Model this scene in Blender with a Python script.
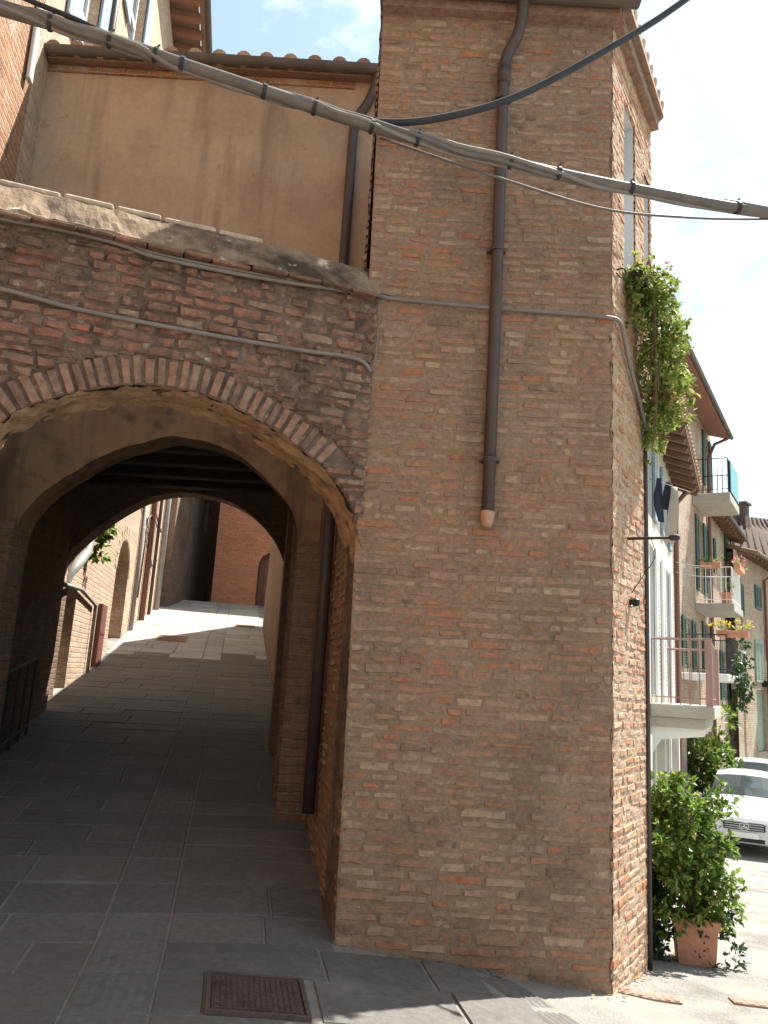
import bpy, math, random
import numpy as np
from mathutils import Vector, Matrix, noise as mn

C = bpy.context.scene
for o in list(bpy.data.objects): bpy.data.objects.remove(o)
rnd = random.Random(7)

# ------------------------------------------------------------------ camera
F, CX, CY, EYE = 800.0, 384.0, 512.0, 1.6
_u = np.array([226., 3812., -F]); _u /= np.linalg.norm(_u)
_f = np.array([0, 0, -1.]); _y = _f - (_f @ _u) * _u; _y /= np.linalg.norm(_y)
R3 = np.array([np.cross(_y, _u), _y, _u])
cd = bpy.data.cameras.new('camera'); cam = bpy.data.objects.new('camera', cd); C.collection.objects.link(cam)
M4 = Matrix([list(R3[0]) + [0], list(R3[1]) + [0], list(R3[2]) + [EYE], [0, 0, 0, 1]])
cam.matrix_world = M4
cd.sensor_fit = 'VERTICAL'; cd.sensor_height = 24; cd.lens = 24 * F / 1024
cd.clip_start = .05; cd.clip_end = 2000
C.camera = cam

# ------------------------------------------------------------------ light
SUN_AZ, SUN_EL = math.radians(32), math.radians(57)     # azimuth counted from +X towards +Y
W = bpy.data.worlds.new('World'); C.world = W; W.use_nodes = True
nt = W.node_tree; nt.nodes.clear()
out = nt.nodes.new('ShaderNodeOutputWorld'); bg = nt.nodes.new('ShaderNodeBackground')
sky = nt.nodes.new('ShaderNodeTexSky'); sky.sky_type = 'NISHITA'; sky.sun_disc = False
sky.sun_elevation = SUN_EL; sky.sun_rotation = math.pi / 2 - SUN_AZ
sky.air_density = 1.2; sky.dust_density = 1.5; sky.ozone_density = .35
tc = nt.nodes.new('ShaderNodeTexCoord'); mp = nt.nodes.new('ShaderNodeMapping'); mp.inputs['Scale'].default_value = (1, 1, 1.7)
mp.inputs['Location'].default_value = (.37, .1, .2)
nz = nt.nodes.new('ShaderNodeTexNoise'); nz.inputs['Scale'].default_value = 2.6; nz.inputs['Detail'].default_value = 8; nz.inputs['Roughness'].default_value = .55
cr = nt.nodes.new('ShaderNodeValToRGB'); cr.color_ramp.elements[0].position = .53; cr.color_ramp.elements[0].color = (.10, .10, .10, 1); cr.color_ramp.elements[1].position = .72
mx = nt.nodes.new('ShaderNodeMix'); mx.data_type = 'RGBA'; mx.inputs['B'].default_value = (12.5, 12.9, 13.2, 1)
nt.links.new(tc.outputs['Generated'], mp.inputs[0]); nt.links.new(mp.outputs[0], nz.inputs['Vector'])
nt.links.new(nz.outputs['Fac'], cr.inputs[0]); nt.links.new(cr.outputs[0], mx.inputs['Factor'])
tint = nt.nodes.new('ShaderNodeMix'); tint.data_type = 'RGBA'; tint.blend_type = 'MULTIPLY'; tint.inputs['Factor'].default_value = 1; tint.inputs['B'].default_value = (.94, 1.08, 1.0, 1)
nt.links.new(sky.outputs[0], tint.inputs['A']); nt.links.new(tint.outputs['Result'], mx.inputs['A']); nt.links.new(mx.outputs['Result'], bg.inputs[0])
bg.inputs[1].default_value = .078
nt.links.new(bg.outputs[0], out.inputs[0])
sl = bpy.data.lights.new('sun', 'SUN'); sl.energy = 5.0; sl.angle = math.radians(.53); sl.color = (1, .955, .88)
so = bpy.data.objects.new('sun', sl); C.collection.objects.link(so)
sd = Vector((math.cos(SUN_AZ) * math.cos(SUN_EL), math.sin(SUN_AZ) * math.cos(SUN_EL), math.sin(SUN_EL)))
so.rotation_euler = sd.to_track_quat('Z', 'Y').to_euler(); so.location = (10, 6, 20)
C.view_settings.view_transform = 'Standard'; C.view_settings.look = 'None'
C.view_settings.exposure = 1.4; C.view_settings.gamma = 1; C.view_settings.use_curve_mapping = False
C.cycles.max_bounces = 8; C.cycles.diffuse_bounces = 5

# ------------------------------------------------------------------ reading places off the photograph
def ray(px, py): return R3 @ np.array([px - CX, -(py - CY), -F]) / F
EYEP = np.array([0, 0, EYE])
def onY(px, py, Y): d = ray(px, py); return Vector(EYEP + d * (Y / d[1]))
def onP(px, py, P, n):
    d = ray(px, py); P = np.array(list(P)[:2] + [0.]); n = np.array(list(n)[:2] + [0.])
    return Vector(EYEP + d * (((P - EYEP) @ n) / (d @ n)))
# ------------------------------------------------------------------ terrain
AX = [-50, 0, 2.9, 6, 9.7, 15.2, 20.4, 22, 60]; AZ = [0, 0, .33, .78, 1.31, 2.4, 3.18, 3.5, 4.6]
def gz(x, y):
    dp = (x - 1.36) * .47 + (y - 4.65) * .883; dp = min(dp, 12.5 + max(0, dp - 12.5) * .12, 40)
    st = -.112 * .35 * (math.log1p(math.exp(max(-60, dp / .35))) if dp < 20 else dp / .35)
    a = (x + .12) * -.174 + (y - 4.65) * .985
    al = float(np.interp(a, AX, AZ))
    w = min(1, max(0, .5 - ((x - .5) - (y - 4.65) * .2) / 1.2)); w = w * w * (3 - 2 * w)
    return .18 - .085 * min(1.6, max(-.6, x)) + st * (1 - w) + al * w
def onG(px, py):
    d = ray(px, py); t = 1.0
    while t < 80:
        p = EYEP + d * t
        if p[2] < gz(p[0], p[1]): return Vector(p)
        t += .02
AO = Vector((-.12, 4.65, 0)); AD = Vector((-.1736, .9848, 0)); AL = Vector((.9848, .1736, 0))   # alley: origin, along, to the right
def alley(a, l, z=0): return AO + AD * a + AL * l + Vector((0, 0, z))
TC = Vector((1.36, 4.65, 0)); TS = Vector((.51, .86, 0)).normalized(); TN = Vector((TS.y, -TS.x, 0))  # corner of the brick building, its street side
def tface(u, b, z): return TC + TS * u + TN * b + Vector((0, 0, z))

# ------------------------------------------------------------------ materials
def ramp_node(nt, cols, interp='LINEAR'):
    r = nt.nodes.new('ShaderNodeValToRGB'); e = r.color_ramp.elements; r.color_ramp.interpolation = interp
    n = len(cols)
    for i, c in enumerate(cols):
        pos = i / max(1, n - 1)
        if i < 2: el = e[i]; el.position = pos
        else: el = e.new(pos)
        el.color = (*c, 1)
    return r
MATS = {}
def mat(name, cols, src='noise', scale=4, detail=6, rough=.85, bump=.25, bscale=60, metal=0, spec=.3, stain=None, stain2=None, trans=0, coord='Object', noisemix=0, coat=0, bdist=.01, streak=None, stain3=None):
    m = bpy.data.materials.new(name); m.use_nodes = True; nt = m.node_tree; L = nt.links.new
    b = nt.nodes['Principled BSDF']; tcn = nt.nodes.new('ShaderNodeTexCoord'); co = tcn.outputs[coord]
    if not isinstance(cols[0], (tuple, list)): cols = [cols, cols]
    def noise(s, d=5, r=.6):
        n = nt.nodes.new('ShaderNodeTexNoise'); n.inputs['Scale'].default_value = s; n.inputs['Detail'].default_value = d; n.inputs['Roughness'].default_value = r
        L(co, n.inputs['Vector']); return n.outputs['Fac']
    if src == 'island':
        g = nt.nodes.new('ShaderNodeNewGeometry'); fac = g.outputs['Random Per Island']
        rp = ramp_node(nt, cols, 'CONSTANT' if len(cols) > 4 else 'LINEAR'); L(fac, rp.inputs[0]); col = rp.outputs[0]
    elif src == 'noise':
        mr = nt.nodes.new('ShaderNodeMapRange'); mr.inputs[1].default_value = .3; mr.inputs[2].default_value = .7; L(noise(scale, detail), mr.inputs[0])
        rp = ramp_node(nt, cols); L(mr.outputs[0], rp.inputs[0]); col = rp.outputs[0]
    def mixin(col, c, s, lo, hi, amt, d=6, mode='MIX'):
        mr = nt.nodes.new('ShaderNodeMapRange'); mr.inputs[1].default_value = lo; mr.inputs[2].default_value = hi; mr.inputs[4].default_value = amt
        L(noise(s, d), mr.inputs[0])
        mm = nt.nodes.new('ShaderNodeMix'); mm.data_type = 'RGBA'; mm.blend_type = mode; L(mr.outputs[0], mm.inputs['Factor']); L(col, mm.inputs['A']); mm.inputs['B'].default_value = (*c, 1)
        return mm.outputs['Result']
    for s in (stain, stain2, stain3):
        if s: col = mixin(col, *s)
    if streak:                    # run-off marks, long in z
        c_, sxy, sz_, lo, hi, amt = streak
        mpn = nt.nodes.new('ShaderNodeMapping'); mpn.inputs['Scale'].default_value = (sxy, sxy, sz_); L(co, mpn.inputs[0])
        n = nt.nodes.new('ShaderNodeTexNoise'); n.inputs['Scale'].default_value = 1; n.inputs['Detail'].default_value = 7; n.inputs['Roughness'].default_value = .62; L(mpn.outputs[0], n.inputs['Vector'])
        mr = nt.nodes.new('ShaderNodeMapRange'); mr.inputs[1].default_value = lo; mr.inputs[2].default_value = hi; mr.inputs[4].default_value = amt; L(n.outputs['Fac'], mr.inputs[0])
        mm = nt.nodes.new('ShaderNodeMix'); mm.data_type = 'RGBA'; L(mr.outputs[0], mm.inputs['Factor']); L(col, mm.inputs['A']); mm.inputs['B'].default_value = (*c_, 1); col = mm.outputs['Result']
    if noisemix:
        mr = nt.nodes.new('ShaderNodeMapRange'); mr.inputs[1].default_value = .25; mr.inputs[2].default_value = .75; mr.inputs[3].default_value = 1 - noisemix; mr.inputs[4].default_value = 1 + noisemix
        L(noise(bscale * .5, 4), mr.inputs[0])
        mm = nt.nodes.new('ShaderNodeVectorMath'); mm.operation = 'SCALE'; L(col, mm.inputs[0]); L(mr.outputs[0], mm.inputs['Scale']); col = mm.outputs[0]
    L(col, b.inputs['Base Color'])
    b.inputs['Roughness'].default_value = rough; b.inputs['Metallic'].default_value = metal; b.inputs['Specular IOR Level'].default_value = spec
    if coat: b.inputs['Coat Weight'].default_value = coat; b.inputs['Coat Roughness'].default_value = .05
    if bump:
        bn = nt.nodes.new('ShaderNodeBump'); bn.inputs['Strength'].default_value = bump; bn.inputs['Distance'].default_value = bdist
        L(noise(bscale, 8, .65), bn.inputs['Height']); L(bn.outputs[0], b.inputs['Normal'])
    if trans:
        t = nt.nodes.new('ShaderNodeBsdfTranslucent'); L(col, t.inputs[0]); ms = nt.nodes.new('ShaderNodeMixShader'); ms.inputs[0].default_value = trans
        o = nt.nodes['Material Output']; L(b.outputs[0], ms.inputs[1]); L(t.outputs[0], ms.inputs[2]); L(ms.outputs[0], o.inputs[0])
    MATS[name] = m; return m

def brick_tex(name, c1, c2, cm, w=.25, h=.068, mortar=.012, stain=None, stain2=None, bump=.9, bdist=.012, slab=False, rough=.9, jitter=.02):
    """masonry as a pattern, for walls seen from farther away"""
    m = bpy.data.materials.new(name); m.use_nodes = True; nt = m.node_tree; L = nt.links.new; b = nt.nodes['Principled BSDF']
    tcn = nt.nodes.new('ShaderNodeTexCoord'); uv = tcn.outputs['UV']
    n0 = nt.nodes.new('ShaderNodeTexNoise'); n0.inputs['Scale'].default_value = 7; n0.inputs['Detail'].default_value = 3; L(uv, n0.inputs['Vector'])
    va = nt.nodes.new('ShaderNodeVectorMath'); va.operation = 'SUBTRACT'; va.inputs[1].default_value = (.5, .5, .5); L(n0.outputs['Color'], va.inputs[0])
    vs = nt.nodes.new('ShaderNodeVectorMath'); vs.operation = 'SCALE'; vs.inputs['Scale'].default_value = jitter * 2; L(va.outputs[0], vs.inputs[0])
    vb = nt.nodes.new('ShaderNodeVectorMath'); vb.operation = 'ADD'; L(uv, vb.inputs[0]); L(vs.outputs[0], vb.inputs[1])
    bt = nt.nodes.new('ShaderNodeTexBrick'); bt.inputs['Scale'].default_value = 1; bt.inputs['Brick Width'].default_value = w; bt.inputs['Row Height'].default_value = h
    bt.inputs['Mortar Size'].default_value = mortar; bt.inputs['Mortar Smooth'].default_value = .5; bt.inputs['Bias'].default_value = -.1
    bt.inputs['Color1'].default_value = (*c1, 1); bt.inputs['Color2'].default_value = (*c2, 1); bt.inputs['Mortar'].default_value = (*cm, 1); L(vb.outputs[0], bt.inputs['Vector'])
    col = bt.outputs['Color']
    def noise(s, d=6, r=.6):
        n = nt.nodes.new('ShaderNodeTexNoise'); n.inputs['Scale'].default_value = s; n.inputs['Detail'].default_value = d; n.inputs['Roughness'].default_value = r
        L(tcn.outputs['Object'], n.inputs['Vector']); return n.outputs['Fac']
    for s in (stain, stain2):
        if s:
            c, sc, lo, hi, amt = s
            mr = nt.nodes.new('ShaderNodeMapRange'); mr.inputs[1].default_value = lo; mr.inputs[2].default_value = hi; mr.inputs[4].default_value = amt; L(noise(sc), mr.inputs[0])
            mm = nt.nodes.new('ShaderNodeMix'); mm.data_type = 'RGBA'; L(mr.outputs[0], mm.inputs['Factor']); L(col, mm.inputs['A']); mm.inputs['B'].default_value = (*c, 1); col = mm.outputs['Result']
    mr = nt.nodes.new('ShaderNodeMapRange'); mr.inputs[1].default_value = .25; mr.inputs[2].default_value = .75; mr.inputs[3].default_value = .72; mr.inputs[4].default_value = 1.25; L(noise(22), mr.inputs[0])
    sc_ = nt.nodes.new('ShaderNodeVectorMath'); sc_.operation = 'SCALE'; L(col, sc_.inputs[0]); L(mr.outputs[0], sc_.inputs['Scale']); L(sc_.outputs[0], b.inputs['Base Color'])
    b.inputs['Roughness'].default_value = rough; b.inputs['Specular IOR Level'].default_value = .2
    ad = nt.nodes.new('ShaderNodeMath'); ad.operation = 'MULTIPLY_ADD'; ad.inputs[1].default_value = -1.0
    L(bt.outputs['Fac'], ad.inputs[0]); L(noise(30, 8, .7), ad.inputs[2])
    bn = nt.nodes.new('ShaderNodeBump'); bn.inputs['Strength'].default_value = bump; bn.inputs['Distance'].default_value = bdist; L(ad.outputs[0], bn.inputs['Height']); L(bn.outputs[0], b.inputs['Normal'])
    MATS[name] = m; return m

MORT = (.28, .203, .138)
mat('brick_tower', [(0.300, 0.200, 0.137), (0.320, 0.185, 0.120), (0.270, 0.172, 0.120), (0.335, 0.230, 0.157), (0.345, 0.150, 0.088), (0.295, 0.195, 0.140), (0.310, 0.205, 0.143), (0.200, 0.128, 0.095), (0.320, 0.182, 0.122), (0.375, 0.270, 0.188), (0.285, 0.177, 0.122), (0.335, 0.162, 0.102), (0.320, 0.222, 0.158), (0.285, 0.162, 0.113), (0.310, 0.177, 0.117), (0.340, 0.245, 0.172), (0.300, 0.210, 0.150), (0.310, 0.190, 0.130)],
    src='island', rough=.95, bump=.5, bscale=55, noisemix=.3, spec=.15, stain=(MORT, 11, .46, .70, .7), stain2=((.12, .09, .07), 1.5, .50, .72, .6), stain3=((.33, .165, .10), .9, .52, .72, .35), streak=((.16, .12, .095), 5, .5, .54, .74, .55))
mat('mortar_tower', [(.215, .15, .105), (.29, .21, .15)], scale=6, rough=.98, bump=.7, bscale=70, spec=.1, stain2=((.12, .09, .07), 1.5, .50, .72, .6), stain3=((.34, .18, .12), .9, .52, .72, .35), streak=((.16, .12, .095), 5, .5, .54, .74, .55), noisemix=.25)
mat('brick_sunlit', [(.42, .25, .155), (.38, .19, .115), (.44, .29, .19), (.33, .155, .095), (.44, .31, .21), (.40, .22, .14), (.38, .165, .095), (.41, .26, .17)], src='island', rough=.95, bump=.6, bscale=50, noisemix=.3, spec=.15, stain=((.42, .31, .22), 9, .46, .70, .7), stain2=((.2, .14, .10), 3, .58, .75, .5))  # same brick as the front, paler to paint in the sunlight on this side
mat('mortar_sunlit', [(.33, .235, .165), (.42, .315, .23)], scale=6, rough=.98, bump=.7, bscale=70, spec=.1, noisemix=.25)  # front mortar paled likewise, sunlight put into the colour
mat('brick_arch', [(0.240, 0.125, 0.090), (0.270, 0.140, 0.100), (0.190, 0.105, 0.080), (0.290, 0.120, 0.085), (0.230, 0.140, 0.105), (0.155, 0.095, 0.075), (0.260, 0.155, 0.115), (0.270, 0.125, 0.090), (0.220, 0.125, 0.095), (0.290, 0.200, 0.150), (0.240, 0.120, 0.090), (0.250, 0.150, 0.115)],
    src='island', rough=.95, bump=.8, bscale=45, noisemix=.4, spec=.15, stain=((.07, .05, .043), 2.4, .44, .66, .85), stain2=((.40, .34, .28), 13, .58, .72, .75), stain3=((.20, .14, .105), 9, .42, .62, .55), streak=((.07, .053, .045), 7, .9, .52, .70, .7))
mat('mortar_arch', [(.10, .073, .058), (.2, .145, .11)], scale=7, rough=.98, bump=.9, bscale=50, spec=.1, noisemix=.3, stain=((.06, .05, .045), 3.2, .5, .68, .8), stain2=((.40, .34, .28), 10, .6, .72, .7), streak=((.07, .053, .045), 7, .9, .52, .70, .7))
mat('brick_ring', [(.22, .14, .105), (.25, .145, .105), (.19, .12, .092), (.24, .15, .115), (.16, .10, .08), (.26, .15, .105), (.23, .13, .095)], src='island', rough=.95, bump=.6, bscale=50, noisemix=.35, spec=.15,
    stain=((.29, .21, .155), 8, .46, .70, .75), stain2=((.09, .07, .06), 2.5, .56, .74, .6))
mat('intrados', [(.33, .205, .12), (.40, .265, .155), (.23, .14, .09)], scale=9, rough=.95, bump=.9, bscale=35, spec=.1, stain=((.13, .09, .06), 5, .55, .72, .7))
brick_tex('brick_orange', (.40, .19, .10), (.30, .14, .08), (.40, .30, .21), stain=((.45, .36, .27), 2.2, .52, .66, .8), stain2=((.10, .06, .045), 3.1, .60, .70, .75), bump=1, bdist=.02)
brick_tex('brick_alley', (.56, .41, .29), (.45, .295, .20), (.52, .43, .335), stain=((.36, .27, .19), 3, .45, .65, .5), stain2=((.17, .12, .09), 1.3, .58, .74, .5), bump=1, bdist=.02, w=.27, h=.075)
brick_tex('brick_back', (.58, .25, .14), (.45, .18, .105), (.40, .26, .18), stain=((.33, .22, .15), 1.2, .52, .7, .5), stain2=((.10, .07, .055), .9, .58, .75, .5))
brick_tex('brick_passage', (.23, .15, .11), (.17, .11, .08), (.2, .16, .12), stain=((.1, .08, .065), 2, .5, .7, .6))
brick_tex('brick_pale', (.38, .28, .2), (.31, .19, .13), (.40, .34, .27), stain=((.42, .36, .29), 1.1, .5, .62, .75), stain2=((.24, .13, .085), 1.4, .55, .68, .7))
brick_tex('brick_cream', (.40, .31, .22), (.31, .21, .14), (.38, .31, .24), stain=((.43, .36, .27), .8, .46, .6, .8), stain2=((.22, .15, .1), 1.5, .56, .7, .65))
brick_tex('brick_lane', (.28, .19, .135), (.2, .135, .095), (.24, .18, .14), stain=((.1, .08, .07), 1.2, .48, .66, .6))
mat('plaster_tan', [(.40, .285, .195), (.44, .32, .22), (.36, .25, .17)], scale=1.6, rough=.97, bump=.35, bscale=40, spec=.1, stain=((.26, .185, .13), 1.1, .52, .74, .6), stain2=((.36, .29, .21), 2.3, .56, .70, .55), stain3=((.27, .15, .09), 4.5, .64, .70, .7), streak=((.17, .12, .085), 4, .35, .52, .70, .6), noisemix=.1)
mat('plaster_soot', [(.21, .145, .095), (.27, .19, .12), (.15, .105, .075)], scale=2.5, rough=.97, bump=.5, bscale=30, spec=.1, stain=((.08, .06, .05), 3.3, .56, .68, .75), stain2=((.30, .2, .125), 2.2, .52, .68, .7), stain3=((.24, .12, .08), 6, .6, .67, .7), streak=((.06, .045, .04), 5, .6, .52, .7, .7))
mat('plaster_pale', [(.52, .49, .39), (.58, .55, .45), (.45, .42, .33)], scale=1.3, rough=.95, bump=.3, bscale=30, spec=.1, stain=((.45, .42, .34), .9, .5, .7, .6), stain2=((.38, .3, .23), 2.5, .6, .72, .6), streak=((.36, .32, .26), 5, .4, .52, .72, .6))
mat('plaster_grey', [(.45, .43, .40), (.55, .53, .5)], scale=2, rough=.95, bump=.3, bscale=30, spec=.1)
mat('reveal', [(.52, .52, .53), (.6, .6, .6)], scale=3, rough=.9, bump=.15, spec=.15)
mat('coping', [(.20, .15, .105), (.28, .215, .155), (.15, .11, .08)], scale=7, rough=.97, bump=.9, bscale=32, spec=.1, stain=((.055, .042, .038), 2.2, .46, .60, .9), stain2=((.62, .58, .5), 5, .62, .68, .8))
mat('coping_tile', [(.42, .33, .25), (.33, .24, .17), (.48, .41, .33), (.28, .19, .14)], src='island', rough=.95, bump=.6, bscale=35, noisemix=.3, stain=((.55, .5, .42), 11, .56, .66, .7), stain2=((.09, .07, .06), 5, .6, .7, .7))
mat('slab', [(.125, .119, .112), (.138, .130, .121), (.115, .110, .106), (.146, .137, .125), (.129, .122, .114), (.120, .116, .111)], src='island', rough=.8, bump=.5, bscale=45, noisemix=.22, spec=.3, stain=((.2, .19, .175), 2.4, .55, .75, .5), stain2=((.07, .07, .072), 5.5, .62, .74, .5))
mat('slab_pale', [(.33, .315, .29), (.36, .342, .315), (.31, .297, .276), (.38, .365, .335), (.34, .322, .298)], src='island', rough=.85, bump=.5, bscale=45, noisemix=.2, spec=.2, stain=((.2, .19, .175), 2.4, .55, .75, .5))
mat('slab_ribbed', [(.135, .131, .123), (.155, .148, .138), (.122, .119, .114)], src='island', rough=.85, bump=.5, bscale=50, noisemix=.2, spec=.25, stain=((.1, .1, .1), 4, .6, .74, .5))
mat('joint', [(.19, .175, .155), (.25, .23, .205)], scale=10, rough=.95, bump=.6, bscale=80)
mat('asphalt', [(.25, .24, .215), (.31, .295, .265), (.20, .19, .175)], scale=1.4, rough=.95, bump=.9, bscale=70, spec=.15, bdist=.02, stain=((.13, .125, .12), 1.1, .52, .62, .6), stain2=((.36, .34, .31), 26, .55, .66, .5))
mat('pipe_brown', [(.055, .04, .038), (.075, .055, .05)], scale=8, rough=.5, bump=.08, bscale=60, spec=.4)
mat('pipe_rust', [(.19, .085, .065), (.15, .07, .055)], scale=8, rough=.6, bump=.1, spec=.3)
mat('pipe_grey', [(.22, .21, .2), (.3, .29, .27)], scale=8, rough=.5, bump=.1, spec=.4)
mat('gutter', [(.085, .07, .06), (.12, .1, .085)], scale=5, rough=.6, bump=.15, spec=.35)
mat('terracotta', [(.46, .21, .13), (.53, .26, .165), (.40, .18, .11)], scale=7, rough=.85, bump=.2, spec=.2, stain=((.5, .4, .32), 9, .6, .72, .5))
mat('outlet_clay', [(.40, .22, .15), (.46, .27, .19)], scale=20, rough=.9, bump=.3, spec=.15)
mat('drain_rust', [(.27, .16, .12), (.32, .2, .155), (.22, .135, .10)], scale=12, rough=.85, bump=.4, spec=.2)
mat('tile', [(.33, .2, .13), (.40, .26, .17), (.25, .16, .11), (.36, .25, .18), (.3, .17, .11), (.2, .14, .11)], src='island', rough=.95, bump=.4, bscale=40, noisemix=.25, stain=((.22, .21, .16), 4, .55, .7, .6))
mat('roof_brown', [(.085, .06, .05), (.12, .085, .07)], scale=9, rough=.95, bump=.8, bscale=12, bdist=.05)
mat('soffit', [(.29, .145, .10), (.24, .12, .08)], scale=5, rough=.85, bump=.2)
mat('rafter', [(.15, .09, .06), (.2, .12, .08)], scale=6, rough=.85, bump=.3)
mat('beam', [(.035, .025, .02), (.06, .042, .032)], scale=5, rough=.9, bump=.5, bscale=25)
mat('door_brown', [(.13, .065, .045), (.17, .085, .06)], scale=6, rough=.7, bump=.2)
mat('cabinet_red', [(.13, .05, .04), (.17, .065, .05)], scale=6, rough=.6, bump=.1)
mat('shutter_green', [(.015, .055, .045), (.025, .08, .062)], scale=4, rough=.55, bump=.05)
mat('shutter_blue', [(.22, .28, .34), (.28, .34, .4)], scale=4, rough=.6, bump=.05)
mat('shutter_white', [(.72, .72, .7), (.78, .78, .76)], scale=4, rough=.55, bump=.05)
mat('shutter_sage', [(.2, .27, .22), (.26, .33, .27)], scale=4, rough=.6, bump=.05)
mat('white_paint', [(.74, .74, .72), (.8, .8, .78)], scale=5, rough=.6, bump=.05)
mat('concrete', [(.32, .295, .255), (.40, .37, .32)], scale=3, rough=.92, bump=.3, stain=((.3, .27, .23), 2, .58, .72, .5))
mat('rail_pink', [(.27, .16, .14), (.33, .2, .175)], scale=6, rough=.6, bump=.1)
mat('rail_dark', [(.03, .03, .032), (.05, .045, .045)], scale=6, rough=.6, bump=.1)
mat('iron_rust', [(.075, .055, .048), (.11, .08, .068), (.055, .043, .04)], scale=14, rough=.75, bump=.4, bscale=90, spec=.35)
mat('screen_teal', [(.12, .3, .34), (.16, .36, .4)], scale=6, rough=.7, bump=.1)
mat('cable_grey', [(.10, .09, .083), (.15, .135, .12)], scale=9, rough=.6, bump=.2, bscale=40, spec=.35)
mat('cable_black', [(.02, .02, .024), (.03, .03, .035)], scale=9, rough=.7, bump=.05, spec=.4)
mat('conduit', [(.22, .2, .185), (.16, .145, .13)], scale=7, rough=.6, bump=.2, spec=.3)
mat('cloth_navy', [(.02, .022, .035), (.03, .032, .048)], scale=9, rough=.95, bump=.3)
mat('cloth_beige', [(.34, .29, .25), (.4, .35, .3)], scale=9, rough=.95, bump=.3)
mat('leaf_light', [(0.180, 0.240, 0.048), (0.276, 0.324, 0.084), (0.120, 0.180, 0.036), (0.360, 0.372, 0.120), (0.240, 0.300, 0.072)], src='island', rough=.5, bump=0, trans=.45, spec=.35)
mat('leaf_mid', [(0.108, 0.180, 0.026), (0.168, 0.264, 0.042), (0.072, 0.132, 0.024), (0.264, 0.360, 0.066), (0.132, 0.216, 0.036), (0.060, 0.114, 0.024), (0.204, 0.300, 0.048), (0.360, 0.360, 0.096), (0.096, 0.156, 0.024), (0.144, 0.240, 0.036)], src='island', rough=.42, bump=0, trans=.42, spec=.4)
mat('leaf_dark', [(.02, .05, .018), (.035, .075, .025), (.05, .09, .03), (.025, .055, .025)], src='island', rough=.45, bump=0, trans=.25, spec=.4)
mat('flower_yellow', [(.65, .48, .04), (.7, .55, .1)], src='island', rough=.6, bump=0, trans=.3)
mat('flower_pink', [(.6, .14, .2), (.65, .25, .3)], src='island', rough=.6, bump=0, trans=.3)
mat('dry_leaf', [(.16, .1, .05), (.22, .15, .08), (.1, .07, .045), (.2, .18, .08)], src='island', rough=.9, bump=0)
mat('stem', [(.12, .085, .05), (.16, .11, .06)], scale=9, rough=.9, bump=.2)
mat('soil', [(.04, .028, .02), (.06, .04, .03)], scale=20, rough=.98, bump=.7)
mat('glass', [(.035, .045, .05), (.05, .06, .065)], scale=2, rough=.06, bump=0, spec=.7)
mat('car_paint', [(.55, .56, .57), (.58, .59, .6)], scale=2, rough=.3, bump=0, spec=.5, coat=.6)
mat('car_paint_silver', [(.5, .52, .54), (.52, .54, .56)], scale=2, rough=.3, bump=0, spec=.5, coat=.6)
mat('rubber', [(.02, .02, .02), (.03, .03, .03)], scale=8, rough=.85, bump=.1)
mat('black_plastic', [(.015, .015, .017), (.022, .022, .024)], scale=8, rough=.5, bump=.05)
mat('chrome', [(.6, .6, .62), (.65, .65, .66)], scale=4, rough=.18, bump=0, metal=1)
mat('lens', [(.6, .62, .65), (.68, .7, .72)], scale=4, rough=.1, bump=0, spec=.7)
mat('plate', [(.7, .7, .7), (.75, .75, .74)], scale=4, rough=.4, bump=0)

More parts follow.
